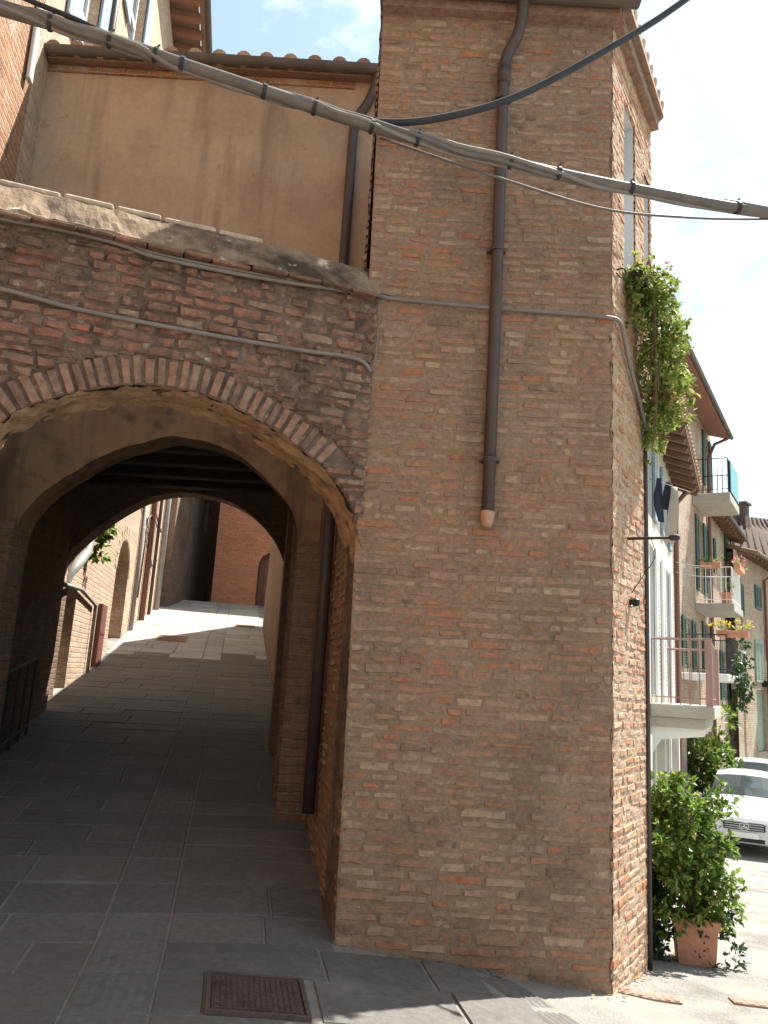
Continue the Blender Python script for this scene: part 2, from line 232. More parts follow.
# ------------------------------------------------------------------ mesh helper
def V(*a): return Vector(a)
class MB:
    def __init__(s): s.v = []; s.f = []; s.m = []
    def add(s, verts, faces, mi=0):
        b = len(s.v); s.v += [tuple(x) for x in verts]; s.f += [tuple(i + b for i in f) for f in faces]; s.m += [mi] * len(faces); return s
    def quad(s, a, b, c, d, mi=0): return s.add([a, b, c, d], [(0, 1, 2, 3)], mi)
    def box(s, c, sz, ux=V(1, 0, 0), uy=None, uz=V(0, 0, 1), mi=0):
        ux = Vector(ux).normalized(); uz = Vector(uz).normalized(); uy = Vector(uy).normalized() if uy is not None else uz.cross(ux)
        c = Vector(c); x, y, z = ux * sz[0] / 2, uy * sz[1] / 2, uz * sz[2] / 2
        p = [c - x - y - z, c + x - y - z, c + x + y - z, c - x + y - z, c - x - y + z, c + x - y + z, c + x + y + z, c - x + y + z]
        return s.add(p, [(3, 2, 1, 0), (4, 5, 6, 7), (0, 1, 5, 4), (1, 2, 6, 5), (2, 3, 7, 6), (3, 0, 4, 7)], mi)
    def bbox(s, c, sz, ux=V(1, 0, 0), uz=V(0, 0, 1), bev=.01, mi=0):
        """box with chamfered vertical and horizontal edges"""
        ux = Vector(ux).normalized(); uz = Vector(uz).normalized(); uy = uz.cross(ux); c = Vector(c); b = bev
        hx, hy, hz = sz[0] / 2, sz[1] / 2, sz[2] / 2
        def ring(ix, iy, z, bb): return [c + ux * x + uy * y + uz * z for x, y in ((-ix + bb, -iy), (ix - bb, -iy), (ix, -iy + bb), (ix, iy - bb), (ix - bb, iy), (-ix + bb, iy), (-ix, iy - bb), (-ix, -iy + bb))]
        rs = [ring(hx - b, hy - b, -hz, b), ring(hx, hy, -hz + b, b), ring(hx, hy, hz - b, b), ring(hx - b, hy - b, hz, b)]
        v = [p for r in rs for p in r]; f = [tuple(range(7, -1, -1)), tuple(range(24, 32))]
        for k in range(3):
            for i in range(8): j = (i + 1) % 8; f.append((k * 8 + i, k * 8 + j, k * 8 + 8 + j, k * 8 + 8 + i))
        return s.add(v, f, mi)
    def tube(s, pts, r, seg=10, mi=0, cap=True):
        pts = [Vector(p) for p in pts]; n = len(pts); vs = []; prev = None
        rr = r if isinstance(r, (list, tuple)) else [r] * n
        for i, p in enumerate(pts):
            t = (pts[min(i + 1, n - 1)] - pts[max(i - 1, 0)]).normalized()
            if prev is None: a = t.orthogonal().normalized()
            else: a = (prev - t * prev.dot(t)); a = a.normalized() if a.length > 1e-6 else t.orthogonal().normalized()
            prev = a; b = t.cross(a)
            for k in range(seg): th = 2 * math.pi * k / seg; vs.append(p + (a * math.cos(th) + b * math.sin(th)) * rr[i])
        f = []
        for i in range(n - 1):
            for k in range(seg): k2 = (k + 1) % seg; f.append((i * seg + k, i * seg + k2, (i + 1) * seg + k2, (i + 1) * seg + k))
        if cap: f.append(tuple(range(seg - 1, -1, -1))); f.append(tuple((n - 1) * seg + k for k in range(seg)))
        return s.add(vs, f, mi)
    def prism(s, poly, O, U, N, depth, Z=V(0, 0, 1), mi=0, mi_side=None):
        """polygon (u,z) at O on the plane with outward N, extruded back by depth"""
        O, U, N, Z = Vector(O), Vector(U), Vector(N), Vector(Z); n = len(poly)
        fr = [O + U * u + Z * z for u, z in poly]; bk = [p - N * depth for p in fr]
        if U.cross(Z).dot(N) < 0: fr, bk, = fr[::-1], bk[::-1]
        ms = mi if mi_side is None else mi_side
        s.add(fr + bk, [tuple(range(n)), tuple(range(2 * n - 1, n - 1, -1))], mi)
        b = len(s.v) - 2 * n
        for i in range(n):
            j = (i + 1) % n; s.f.append((b + i, b + n + i, b + n + j, b + j)); s.m.append(ms)
        return s
    def lathe(s, prof, c, seg=16, mi=0):
        c = Vector(c); vs = []; f = []
        for r, z in prof:
            for k in range(seg): th = 2 * math.pi * k / seg; vs.append(c + V(r * math.cos(th), r * math.sin(th), z))
        for i in range(len(prof) - 1):
            for k in range(seg): k2 = (k + 1) % seg; f.append((i * seg + k, i * seg + k2, (i + 1) * seg + k2, (i + 1) * seg + k))
        f.append(tuple(range(seg - 1, -1, -1))); f.append(tuple((len(prof) - 1) * seg + k for k in range(seg)))
        return s.add(vs, f, mi)
    def build(s, name, mats, parent=None, smooth=False, loc=None):
        me = bpy.data.meshes.new(name); me.from_pydata(s.v, [], s.f)
        if not isinstance(mats, (list, tuple)): mats = [mats]
        for m in mats: me.materials.append(MATS[m])
        me.polygons.foreach_set('material_index', s.m)
        if smooth: me.polygons.foreach_set('use_smooth', [True] * len(s.f))
        uvl = me.uv_layers.new(name='UVMap')
        for p in me.polygons:
            n = p.normal
            if abs(n.z) > .75: t, b = V(1, 0, 0), V(0, 1, 0)
            else: t = V(-n.y, n.x, 0).normalized(); b = V(0, 0, 1)
            for li in p.loop_indices:
                co = me.vertices[me.loops[li].vertex_index].co; uvl.data[li].uv = (co.dot(t), co.dot(b))
        me.update()
        o = bpy.data.objects.new(name, me); C.collection.objects.link(o)
        if parent is not None:
            o.parent = parent
            if parent.type == 'EMPTY': o.matrix_parent_inverse = Matrix.Translation(-parent.location)
        return o
def thing(name, label, cat, loc, group=None):
    o = bpy.data.objects.new(name, None); o.empty_display_size = .2; C.collection.objects.link(o); o.location = Vector(loc)
    o['label'] = label; o['category'] = cat
    if group: o['group'] = group
    return o
def tag(o, label, cat, group=None):
    o['label'] = label; o['category'] = cat
    if group: o['group'] = group
    return o
def struct(o): o['kind'] = 'structure'; return o
def arcpts(p0, p1, sag, n=24):
    p0, p1 = Vector(p0), Vector(p1)
    return [p0.lerp(p1, i / n) - V(0, 0, sag * 4 * (i / n) * (1 - i / n)) for i in range(n + 1)]
def smoothline(pts, sub=6):
    """Catmull-Rom through points"""
    P = [Vector(p) for p in pts]; P = [P[0] * 2 - P[1]] + P + [P[-1] * 2 - P[-2]]; o = []
    for i in range(1, len(P) - 2):
        for k in range(sub):
            t = k / sub; a, b, c, d = P[i - 1], P[i], P[i + 1], P[i + 2]
            o.append(.5 * ((2 * b) + (c - a) * t + (2 * a - 5 * b + 4 * c - d) * t * t + (3 * b - a - 3 * c + d) * t ** 3))
    o.append(P[-2]); return o

# laid bricks: every brick its own little block, sunk a little into the mortar bed
def brick_skin(mb, O, U, N, spans, v0, v1, course=.056, lens=(.17, .24), gap=.013, prot=(-.004, .007), seed=1, mi=0, mm=1, rough=.0035, mres=.02, vjit=.12, mnoise=.0045, wob=0):
    r = random.Random(seed); O, U, N = Vector(O), Vector(U), Vector(N); Z = V(0, 0, 1); v = v0
    while v < v1:
        ch = course * r.uniform(1 - vjit, 1 + vjit); h = ch - gap * r.uniform(.75, 1.3)
        for (ua, ub) in spans(v + ch / 2):
            u = ua; first = True; row_tilt = r.uniform(-.003, .003)
            while u < ub - .02:
                w = r.uniform(*lens) if r.random() > .28 else r.uniform(.08, .13)
                if first and r.random() < .5: w *= .55
                first = False
                if u + w > ub - .05: w = ub - u
                g = gap * r.uniform(.6, 1.4); p = r.uniform(*prot); e = min(.011, w * .2); x0, x1 = u + g / 2, u + w - g / 2
                if u == ua: x0 = ua
                if u + w >= ub - 1e-4: x1 = ub
                us = [x0, x0 + e, x0 + (x1 - x0) * r.uniform(.4, .6), x1 - e, x1]
                hh = h * r.uniform(.88, 1.06); zb = v + (ch - hh) / 2 + row_tilt * r.random() + (wob * mn.noise(V(u * .9, v * .7, seed)) if wob else 0)
                zs = [zb, zb + .009, zb + hh - .009, zb + hh]; vs = []
                tilt = r.uniform(-.002, .002)
                for b, z in enumerate(zs):
                    for a, x in enumerate(us):
                        edge = a in (0, 4) or b in (0, 3)
                        d = -.012 if edge else p + tilt * (a - 2) + r.uniform(-rough, rough) * .6
                        vs.append(O + U * (x + r.uniform(-rough, rough)) + Z * (z + r.uniform(-rough, rough)) + N * d)
                mb.add(vs, [(b * 5 + a, b * 5 + a + 1, b * 5 + a + 6, b * 5 + a + 5) if U.cross(Z).dot(N) > 0 else (b * 5 + a + 5, b * 5 + a + 6, b * 5 + a + 1, b * 5 + a) for b in range(3) for a in range(4)], mi)
                u += w
        v += ch
    if mm is None: return
    nv = max(1, int((v1 - v0) / mres)); dv = (v1 - v0) / nv; flip = U.cross(Z).dot(N) < 0
    for i in range(nv):
        for (ua, ub) in spans(v0 + (i + .5) * dv):
            nu = max(1, int((ub - ua) / (mres * 1.6))); vs = []
            for zz in (v0 + i * dv, v0 + (i + 1) * dv):
                for k in range(nu + 1):
                    P = O + U * (ua + (ub - ua) * k / nu) + Z * zz
                    q = (P + N * .7) * 18; vs.append(P + N * (mnoise * 1.6 * mn.noise(q) + mnoise * mn.noise(q * 3.1) - .001))
            mb.add(vs, [((k, k + 1, nu + 2 + k, nu + 1 + k) if not flip else (nu + 1 + k, nu + 2 + k, k + 1, k)) for k in range(nu)], mm)

def facade(mb, P0, P1, z0, z1, holes=(), reveal=.16, thick=.3, mi=0, mir=None, zb=None):
    """wall from P0 to P1, outside on the right-hand side, with real openings"""
    P0, P1 = V(P0[0], P0[1], 0), V(P1[0], P1[1], 0); U = (P1 - P0); Lg = U.length; U.normalize(); N = V(U.y, -U.x, 0); Z = V(0, 0, 1)
    mir = mi if mir is None else mir
    us = sorted({0, Lg} | {h[0] for h in holes} | {h[1] for h in holes}); vs = sorted({z0, z1} | {h[2] for h in holes} | {h[3] for h in holes})
    P = lambda u, z, d=0: P0 + U * u + Z * z - N * d
    for a, b in zip(us, us[1:]):
        for c, d in zip(vs, vs[1:]):
            if any(h[0] - 1e-5 <= a and b <= h[1] + 1e-5 and h[2] - 1e-5 <= c and d <= h[3] + 1e-5 for h in holes): continue
            mb.quad(P(a, c), P(b, c), P(b, d), P(a, d), mi)
    for a, b, c, d in [h[:4] for h in holes]:
        r = reveal
        mb.quad(P(a, c), P(a, d), P(a, d, r), P(a, c, r), mir); mb.quad(P(b, d), P(b, c), P(b, c, r), P(b, d, r), mir)
        mb.quad(P(a, d), P(b, d), P(b, d, r), P(a, d, r), mir); mb.quad(P(b, c), P(a, c), P(a, c, r), P(b, c, r), mir)
        mb.quad(P(a, c, r + .004), P(b, c, r + .004), P(b, d, r + .004), P(a, d, r + .004), mir)
    t = thick
    if t:
        mb.quad(P(Lg, z0, t), P(0, z0, t), P(0, z1, t), P(Lg, z1, t), mi); mb.quad(P(0, z1), P(Lg, z1), P(Lg, z1, t), P(0, z1, t), mi)
        mb.quad(P(0, z0, t), P(0, z0), P(0, z1), P(0, z1, t), mi); mb.quad(P(Lg, z0), P(Lg, z0, t), P(Lg, z1, t), P(Lg, z1), mi)
    return P, U, N
def leaf_cloud(mb, blobs, n, size, seed, droop=.3, mi=0):
    r = random.Random(seed); tot = sum(b[1][0] * b[1][1] * b[1][2] for b in blobs)
    for c, rad in blobs:
        k = int(n * rad[0] * rad[1] * rad[2] / tot) + 1; c = Vector(c)
        # twigs give the clumps
        tw = [Vector([r.gauss(0, .55), r.gauss(0, .55), r.gauss(0, .55)]) for _ in range(max(3, k // 14))]
        for i in range(k):
            t = tw[i % len(tw)]; d = t + Vector([r.gauss(0, .16) for _ in range(3)])
            if d.length > 1.25: d *= 1.25 / d.length
            p = c + V(d.x * rad[0], d.y * rad[1], d.z * rad[2]); s = size * r.uniform(.35, 1.45)
            ax = (V(d.x, d.y, d.z) + Vector([r.gauss(0, .8) for _ in range(3)]) + V(0, 0, -droop)).normalized()
            up = Vector([r.gauss(0, .6), r.gauss(0, .6), 1]); sd_ = ax.cross(up)
            if sd_.length < .01: continue
            sd_.normalize(); nn = sd_.cross(ax)
            mb.add([p, p + ax * s * .5 + sd_ * s * .28 + nn * s * .08, p + ax * s, p + ax * s * .5 - sd_ * s * .28 + nn * s * .08], [(0, 1, 2), (0, 2, 3)], mi)
def gutter(mb, p0, p1, r, out, mi=0):
    p0, p1, out = Vector(p0), Vector(p1), Vector(out); pr = []
    for k in range(9): th = math.pi * k / 8; pr.append((math.cos(th) * r, -math.sin(th) * r))
    pr += [(x * .88, z * .88) for x, z in pr[::-1]]
    vs = [p + out * x + V(0, 0, z) for p in (p0, p1) for x, z in pr]; n = len(pr)
    mb.add(vs, [(i, (i + 1) % n, n + (i + 1) % n, n + i) for i in range(n)] + [tuple(range(n)), tuple(range(2 * n - 1, n - 1, -1))], mi)

# ================================================================== GROUND
def axis(lo, hi, a, b, st):
    x = list(np.arange(a, b + 1e-6, st)); s = st; p = a
    while p > lo: s *= 1.35; p -= s; x.insert(0, p)
    s = st; p = b
    while p < hi: s *= 1.35; p += s; x.append(p)
    return x
gx, gy = axis(-300, 300, -8, 13, .2), axis(-300, 400, 2.6, 30, .2)
mb = MB(); nx = len(gx)
mb.add([(x, y, gz(x, y) + .006 * mn.noise(V(x * 2, y * 2, 0)) * (1 if abs(x) < 14 else 0)) for y in gy for x in gx], [(j * nx + i, j * nx + i + 1, (j + 1) * nx + i + 1, (j + 1) * nx + i) for j in range(len(gy) - 1) for i in range(nx - 1)])
struct(mb.build('street_ground', 'asphalt', smooth=True))
# stone paving of the alley: bed, slabs and the ribbed middle strip
BL, BR = -1.22, -.88
GR_A, GR_L, GR_S = -.745, -.445, .40           # the iron cover in the paving
mb = MB(); bed = MB(); rb = MB(); pale = MB()
def slab(m, a0, a1, l0, l1, lift, ribs=False):
    na = max(2, int((a1 - a0) / .12)); nl = max(2, int((l1 - l0) / .12)); vs = []
    if ribs: na = max(4, int((a1 - a0) / .03)); nl = 13
    ta, tl = rnd.uniform(-.006, .006), rnd.uniform(-.004, .004); b = .006
    A_ = [a0, a0 + b] + [a0 + (a1 - a0) * k / na for k in range(1, na)] + [a1 - b, a1]
    L_ = [l0, l0 + b] + [l0 + (l1 - l0) * k / nl for k in range(1, nl)] + [l1 - b, l1]
    for i, a in enumerate(A_):
        for j, l in enumerate(L_):
            p = alley(a, l); e = i in (0, len(A_) - 1) or j in (0, len(L_) - 1)
            z = gz(p.x, p.y) + lift + ta * (a - a0) + tl * (l - l0) - (.012 if e else 0)
            if ribs and not e: z -= .0025 * (j % 2)
            vs.append((p.x + rnd.uniform(-1, 1) * .002, p.y, z))
    n = len(L_); m.add(vs, [(i * n + j, i * n + j + 1, (i + 1) * n + j + 1, (i + 1) * n + j) for i in range(len(A_) - 1) for j in range(n - 1)])
def rowlim(a):     # right-hand end of the paving: the walls, or the ribbed strip that swings round the corner
    if a > -.02: return -.01
    return float(np.interp(a, [-3, -1.1, -.75, -.3, -.02], [1.2, .95, .86, .72, .55]))
a = -3.0; g = .012
while a < 24:
    d = rnd.uniform(.3, .46); a1 = min(a + d, 24); lim = rowlim(a + d / 2); ga0, ga1 = GR_A - GR_S / 2 - .028, GR_A + GR_S / 2 + .028
    if a < ga0 - .01 < a1 + .2: a1 = ga0
    elif abs(a - ga0) < .02: a1 = ga1
    hit = a < GR_A + GR_S / 2 - .01 and a1 > GR_A - GR_S / 2 + .01
    for (lo, hi) in ((-2.94, BL), (BR, lim)):
        l = lo
        while l < hi - .05:
            w = rnd.uniform(.42, .85)
            if l + w > hi - .22: w = hi - l
            segs = [(l, l + w)]
            if hit: segs = [s for s in ((l, min(l + w, GR_L - GR_S / 2 - .022)), (max(l, GR_L + GR_S / 2 + .03), l + w)) if s[1] - s[0] > .05]
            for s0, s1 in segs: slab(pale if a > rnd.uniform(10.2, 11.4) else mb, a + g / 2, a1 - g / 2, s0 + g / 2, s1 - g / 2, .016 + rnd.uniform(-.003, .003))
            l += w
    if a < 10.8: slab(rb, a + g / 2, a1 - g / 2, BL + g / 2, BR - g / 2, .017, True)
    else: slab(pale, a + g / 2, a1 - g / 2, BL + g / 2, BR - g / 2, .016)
    a = a1
# second ribbed strip along the paving's right-hand end
aa = [-3.0 + .4 * k for k in range(8)]
for a0 in aa:
    a1 = min(a0 + .4, -.05); vs = []; n = 13
    if a1 - a0 < .1: continue
    for i in range(6):
        for j in range(n):
            a_ = a0 + .006 + (a1 - a0 - .012) * i / 5; l0 = rowlim(a_) + .012; p = alley(a_, l0 + .2 * j / (n - 1)); e = i in (0, 5) or j in (0, n - 1)
            vs.append((p.x, p.y, gz(p.x, p.y) + .017 - (.012 if e else 0) - (.005 if j % 2 and not e else 0)))
    rb.add(vs, [(i * n + j, i * n + j + 1, (i + 1) * n + j + 1, (i + 1) * n + j) for i in range(5) for j in range(n - 1)])
na = 110; vs = []
for i in range(na):
    a_ = -3.02 + 27 * i / (na - 1); lim = rowlim(a_) + (.22 if a_ < -.05 else 0)
    for j in range(12):
        p = alley(a_, -2.95 + (lim + 2.95) * j / 11); vs.append((p.x, p.y, gz(p.x, p.y) + .0075))
bed.add(vs, [(i * 12 + j, i * 12 + j + 1, (i + 1) * 12 + j + 1, (i + 1) * 12 + j) for i in range(na - 1) for j in range(11)])
struct(bed.build('paving_bed', 'joint', smooth=True)); struct(mb.build('paving', 'slab')); struct(pale.build('pale_paving', 'slab_pale')); struct(rb.build('ribbed_paving', 'slab_ribbed'))

# ================================================================== BRICK CORNER BUILDING
tw = thing('brick_building', 'narrow tall brick corner building whose brown downpipe stops halfway down the front', 'building', (.6, 5.2, .1))
def u_end(z): return .83 if z < 3.4 else (.83 + (z - 3.4) / .7 * .37 if z < 4.1 else 1.20)
TOP = 6.07
WIN = [(.31, .64, 4.32, 5.70), (.92, 1.12, 4.40, 5.50)]
def xl(z): return -.12 - .014 * max(0, z)
core = MB()
def wall_core():
    d = .012
    z0, z1 = -.5, TOP
    core.quad(V(-.12, 4.65 + d, z0), V(1.36, 4.65 + d, z0), V(1.36, 4.65 + d, z1), V(xl(z1) + .012, 4.65 + d, z1), 1)
    a0 = alley(0, .012); a1 = alley(2.02, .012); zm = 4.15
    core.quad(V(a1.x, a1.y, z0), V(a0.x, a0.y, z0), V(a0.x, a0.y, zm), V(a1.x, a1.y, zm), 1)
    core.quad(V(-.10, 6.66, zm), V(xl(zm) + .012, 4.66, zm), V(xl(z1) + .012, 4.66, z1), V(-.10, 6.66, z1), 1)
    core.add([V(a1.x, a1.y, zm), V(a0.x, a0.y, zm), V(xl(zm), 4.66, zm), V(-.10, 6.66, zm)], [(0, 1, 2, 3)], 1)
    # street side: lower part, then the wider upper part with its two windows
    P = lambda u, z, b=-.012: tface(u, b, z)
    core.quad(P(0, z0), P(.83, z0), P(.83, 3.4), P(0, 3.4), 1)
    core.quad(P(0, 3.4), P(.83, 3.4), P(1.20, 4.1), P(0, 4.1), 1)
    us = [0, .31, .64, .92, 1.12, 1.20]; vs_ = [4.1, 4.32, 4.40, 5.5, 5.7, z1]
    for a, b in zip(us, us[1:]):
        for c, e in zip(vs_, vs_[1:]):
            if any(w[0] <= a and b <= w[1] and w[2] - 1e-6 <= c and e <= w[3] + 1e-6 for w in WIN): continue
            core.quad(P(a, c), P(b, c), P(b, e), P(a, e), 1)
    bq = [V(1.45, 7.1, 0), V(-.10, 6.66, 0)]
    lo = tface(.83, -.012, 0); hi = tface(1.20, -.012, 0)
    core.add([V(lo.x, lo.y, z0), V(bq[0].x, bq[0].y, z0), V(bq[0].x, bq[0].y, z1), V(hi.x, hi.y, z1), V(hi.x, hi.y, 4.1), V(lo.x, lo.y, 3.4)], [(0, 1, 2, 3, 4, 5)], 1)
    core.quad(V(bq[0].x, bq[0].y, z0), V(bq[1].x, bq[1].y, z0), V(bq[1].x, bq[1].y, z1), V(bq[0].x, bq[0].y, z1), 1)
    core.add([V(-.12, 4.66, z1), V(1.36, 4.66, z1), V(hi.x, hi.y, z1), bq[0] + V(0, 0, z1), bq[1] + V(0, 0, z1)], [(0, 1, 2, 3, 4)], 1)
    for (a, b, c, e) in WIN:
        r = -.2
        core.quad(P(a, c), P(a, e), P(a, e, r), P(a, c, r), 2); core.quad(P(b, e), P(b, c), P(b, c, r), P(b, e, r), 2)
        core.quad(P(a, e), P(b, e), P(b, e, r), P(a, e, r), 2); core.quad(P(b, c), P(a, c), P(a, c, r), P(b, c, r), 2)
wall_core()
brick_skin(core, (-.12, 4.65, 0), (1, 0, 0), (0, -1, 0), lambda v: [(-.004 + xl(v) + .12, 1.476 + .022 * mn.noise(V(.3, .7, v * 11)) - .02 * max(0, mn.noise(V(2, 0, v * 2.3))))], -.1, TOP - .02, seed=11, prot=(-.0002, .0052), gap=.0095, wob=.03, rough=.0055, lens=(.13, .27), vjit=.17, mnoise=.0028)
def sp_right(v):
    r = [(.004 - .016 * mn.noise(V(5.3, .2, v * 13)), u_end(v) + .02 * mn.noise(V(1.3, 8, v * 9)))]
    for (a, b, c, e) in WIN:
        if c - .02 < v < e + .02: r = [x for (p, q) in r for x in ((p, min(q, a)), (max(p, b), q)) if x[1] - x[0] > .03]
    return r
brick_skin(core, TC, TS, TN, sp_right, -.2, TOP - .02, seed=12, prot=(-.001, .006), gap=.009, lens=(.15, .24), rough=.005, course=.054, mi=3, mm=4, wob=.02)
brick_skin(core, (-.14, 6.66, 0), (-.04, -1, 0), (-1, .04, 0), lambda v: [(0, 2.0)], 4.15, TOP - .02, seed=14, mres=.05)
brick_skin(core, alley(2.0, 0), -AD, -AL, lambda v: [(0, 2.0)], .1, 4.15, seed=13, prot=(-.004, .009), gap=.013, mres=.035)
core.build('wall', ['brick_tower', 'mortar_tower', 'reveal', 'brick_sunlit', 'mortar_sunlit'], tw)
for (a, b, c, e) in WIN:
    m = MB(); cx, cz = (a + b) / 2, (c + e) / 2
    for s in (-1, 1): m.box(tface(cx + s * ((b - a) / 2 - .02), -.19, cz), (.04, .03, e - c), TS)
    for s in (-1, 0, 1): m.box(tface(cx, -.188, cz + s * ((e - c) / 2 - .02)), (b - a - .08, .03, .04), TS)
    w = m.build('window', 'white_paint', tw); m = MB(); m.quad(tface(a, -.2, c), tface(b, -.2, c), tface(b, -.2, e), tface(a, -.2, e)); m.build('pane', 'glass', w)
# roof with a brick and tile verge
m = MB(); ov = .13
ov = .10
rp = [V(-.24, 4.65 - ov, 0), V(1.44, 4.65 - ov, 0), tface(1.22, .10, 0), V(1.6, 7.2, 0), V(-.15, 6.8, 0)]
ridge = V(.6, 6.3, TOP + .62)
bot = [p + V(0, 0, TOP + .10) for p in rp]; topv = [p + V(0, 0, TOP + .17) for p in rp]
m.add(bot + topv + [ridge], [(4, 3, 2, 1, 0)] + [(i, (i + 1) % 5, 5 + (i + 1) % 5, 5 + i) for i in range(5)] + [(5 + i, 5 + (i + 1) % 5, 10) for i in range(5)])
e0, e1 = rp[1] + V(0, 0, TOP + .18), rp[2] + V(0, 0, TOP + .18); nrm = TN
for k in range(9):                         # tile ends along the street side
    p = e0.lerp(e1, (k + .5) / 9); m.tube([p + nrm * .006 - V(0, 0, .02), p - nrm * .35 + V(0, 0, .07)], .034, 8)
m.build('roof', 'tile', tw)
m = MB()
m.box(tface(.60, .02, TOP + .03), (1.2, .09, .09), TS); m.box(V(.60, 4.615, TOP + .02), (1.62, .09, .10)); m.box(V(1.375, 4.61, TOP + .03), (.12, .09, .092), TS)
m.build('cornice', 'brick_ring', tw)
m = MB(); gutter(m, V(-.28, 4.50, TOP + .09), V(1.50, 4.50, TOP + .09), .08, V(0, 1, 0)); m.build('gutter', 'gutter', tw)
m = MB(); px_ = .615
m.tube(smoothline([(.73, 4.52, TOP + .05), (.725, 4.53, TOP - .08), (.70, 4.56, TOP - .22), (.645, 4.60, TOP - .33), (.625, 4.605, TOP - .46), (.623, 4.605, TOP - .6)], 5) + [V(.62, 4.605, 4.2), V(.61, 4.605, 2.60)], .037, 14)
m.tube([V(.625, 4.605, TOP - .44), V(.625, 4.605, TOP - .56)], .043, 14)
dp = m.build('downpipe', 'pipe_brown', tw, smooth=True)
m = MB(); m.tube([V(.61, 4.605, 2.605), V(.609, 4.605, 2.59), V(.607, 4.607, 2.535), V(.606, 4.612, 2.515)], [.041, .043, .036, .026], 14); m.build('outlet', 'outlet_clay', dp, smooth=True)
for z in (2.92, 4.3, 5.4):
    m = MB(); m.tube([V(.615, 4.605, z - .012), V(.615, 4.605, z + .012)], .043, 14); m.box(V(.615, 4.635, z), (.12, .035, .014)); m.build('bracket', 'pipe_brown', dp)
m = MB(); pz = tface(.845, .012, 0); m.tube([V(pz.x, pz.y, gz(pz.x, pz.y)), V(pz.x, pz.y, 3.4), tface(.9, .012, 3.5), tface(1.02, .012, 3.72)], .015, 10); m.build('downpipe', 'pipe_brown', tw, smooth=True)

# ================================================================== ARCH WALL
ang = math.radians(18.6); AU = V(-math.cos(ang), -math.sin(ang), 0); AN = V(math.sin(ang), -math.cos(ang), 0); AP = V(-.12, 4.65, 0)
def ap(u, z, b=0): return AP + AU * u + AN * b + V(0, 0, z)
intr = [(-.08, 1.9), (-.06, 2.2), (.035, 2.5), (.15, 2.69), (.28, 2.81), (.41, 2.90), (.56, 2.98), (.72, 3.05), (.86, 3.095), (1.01, 3.13), (1.2, 3.14), (1.39, 3.12), (1.56, 3.065), (1.74, 2.99), (1.88, 2.91), (1.99, 2.82), (2.08, 2.68), (2.13, 2.3)]
intr3 = smoothline([V(u, 0, z) for u, z in intr], 8); iu = [(p.x, p.z) for p in intr3]
aw = thing('arch_wall', 'old stained red brick wall with a low wide arch across the alley mouth', 'wall', AP + V(0, 0, .15))
WT = .34; WL = 3.1
m = MB(); TH = 3.96
poly = [(-.08, 0.0)] + iu + [(2.13, 0), (WL, 0), (WL, TH), (-.02, TH), (-.02, 0)]
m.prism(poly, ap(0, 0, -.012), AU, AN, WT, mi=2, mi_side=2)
def ext_at(v):
    # outline of the ring's outer edge
    l = [u for u, z in ring_out if abs(z - v) < .05]
    return l
ring_out = []
for i, (u, z) in enumerate(iu):
    a_, b_ = iu[max(0, i - 1)], iu[min(len(iu) - 1, i + 1)]; t = V(b_[0] - a_[0], 0, b_[1] - a_[1]).normalized(); nn = V(-t.z, 0, t.x); ring_out.append((u + nn.x * .17, z + nn.z * .17))
ZC = max(z for u, z in ring_out)
def sp_arch(v):
    if v >= ZC: return [(.0, WL)]
    if v < 2.1: return [(2.16, WL)]
    if v < 2.84:
        ri = [u for (u, z) in iu if u < 1.2 and z >= v - .01]; lo_ = [u for (u, z) in ring_out if u > 1.2 and z >= v]
        o_ = [(0, min(ri) - .01)] if ri and min(ri) > .05 else []
        return o_ + [(max(lo_) if lo_ else 2.16, WL)]
    rr = [u for (u, z) in ring_out if z >= v - .01]
    if not rr: return [(.0, WL)]
    out_ = []
    if min(rr) > .03: out_.append((0, min(rr)))
    out_.append((max(rr), WL)); return out_
brick_skin(m, ap(0, 0), AU, AN, sp_arch, .1, TH - .03, course=.058, seed=21, prot=(-.001, .018), gap=.009, lens=(.13, .24), rough=.009, vjit=.25, mnoise=.006, wob=.05)
m.build('wall', ['brick_arch', 'mortar_arch', 'mortar_arch', 'intrados'], aw)
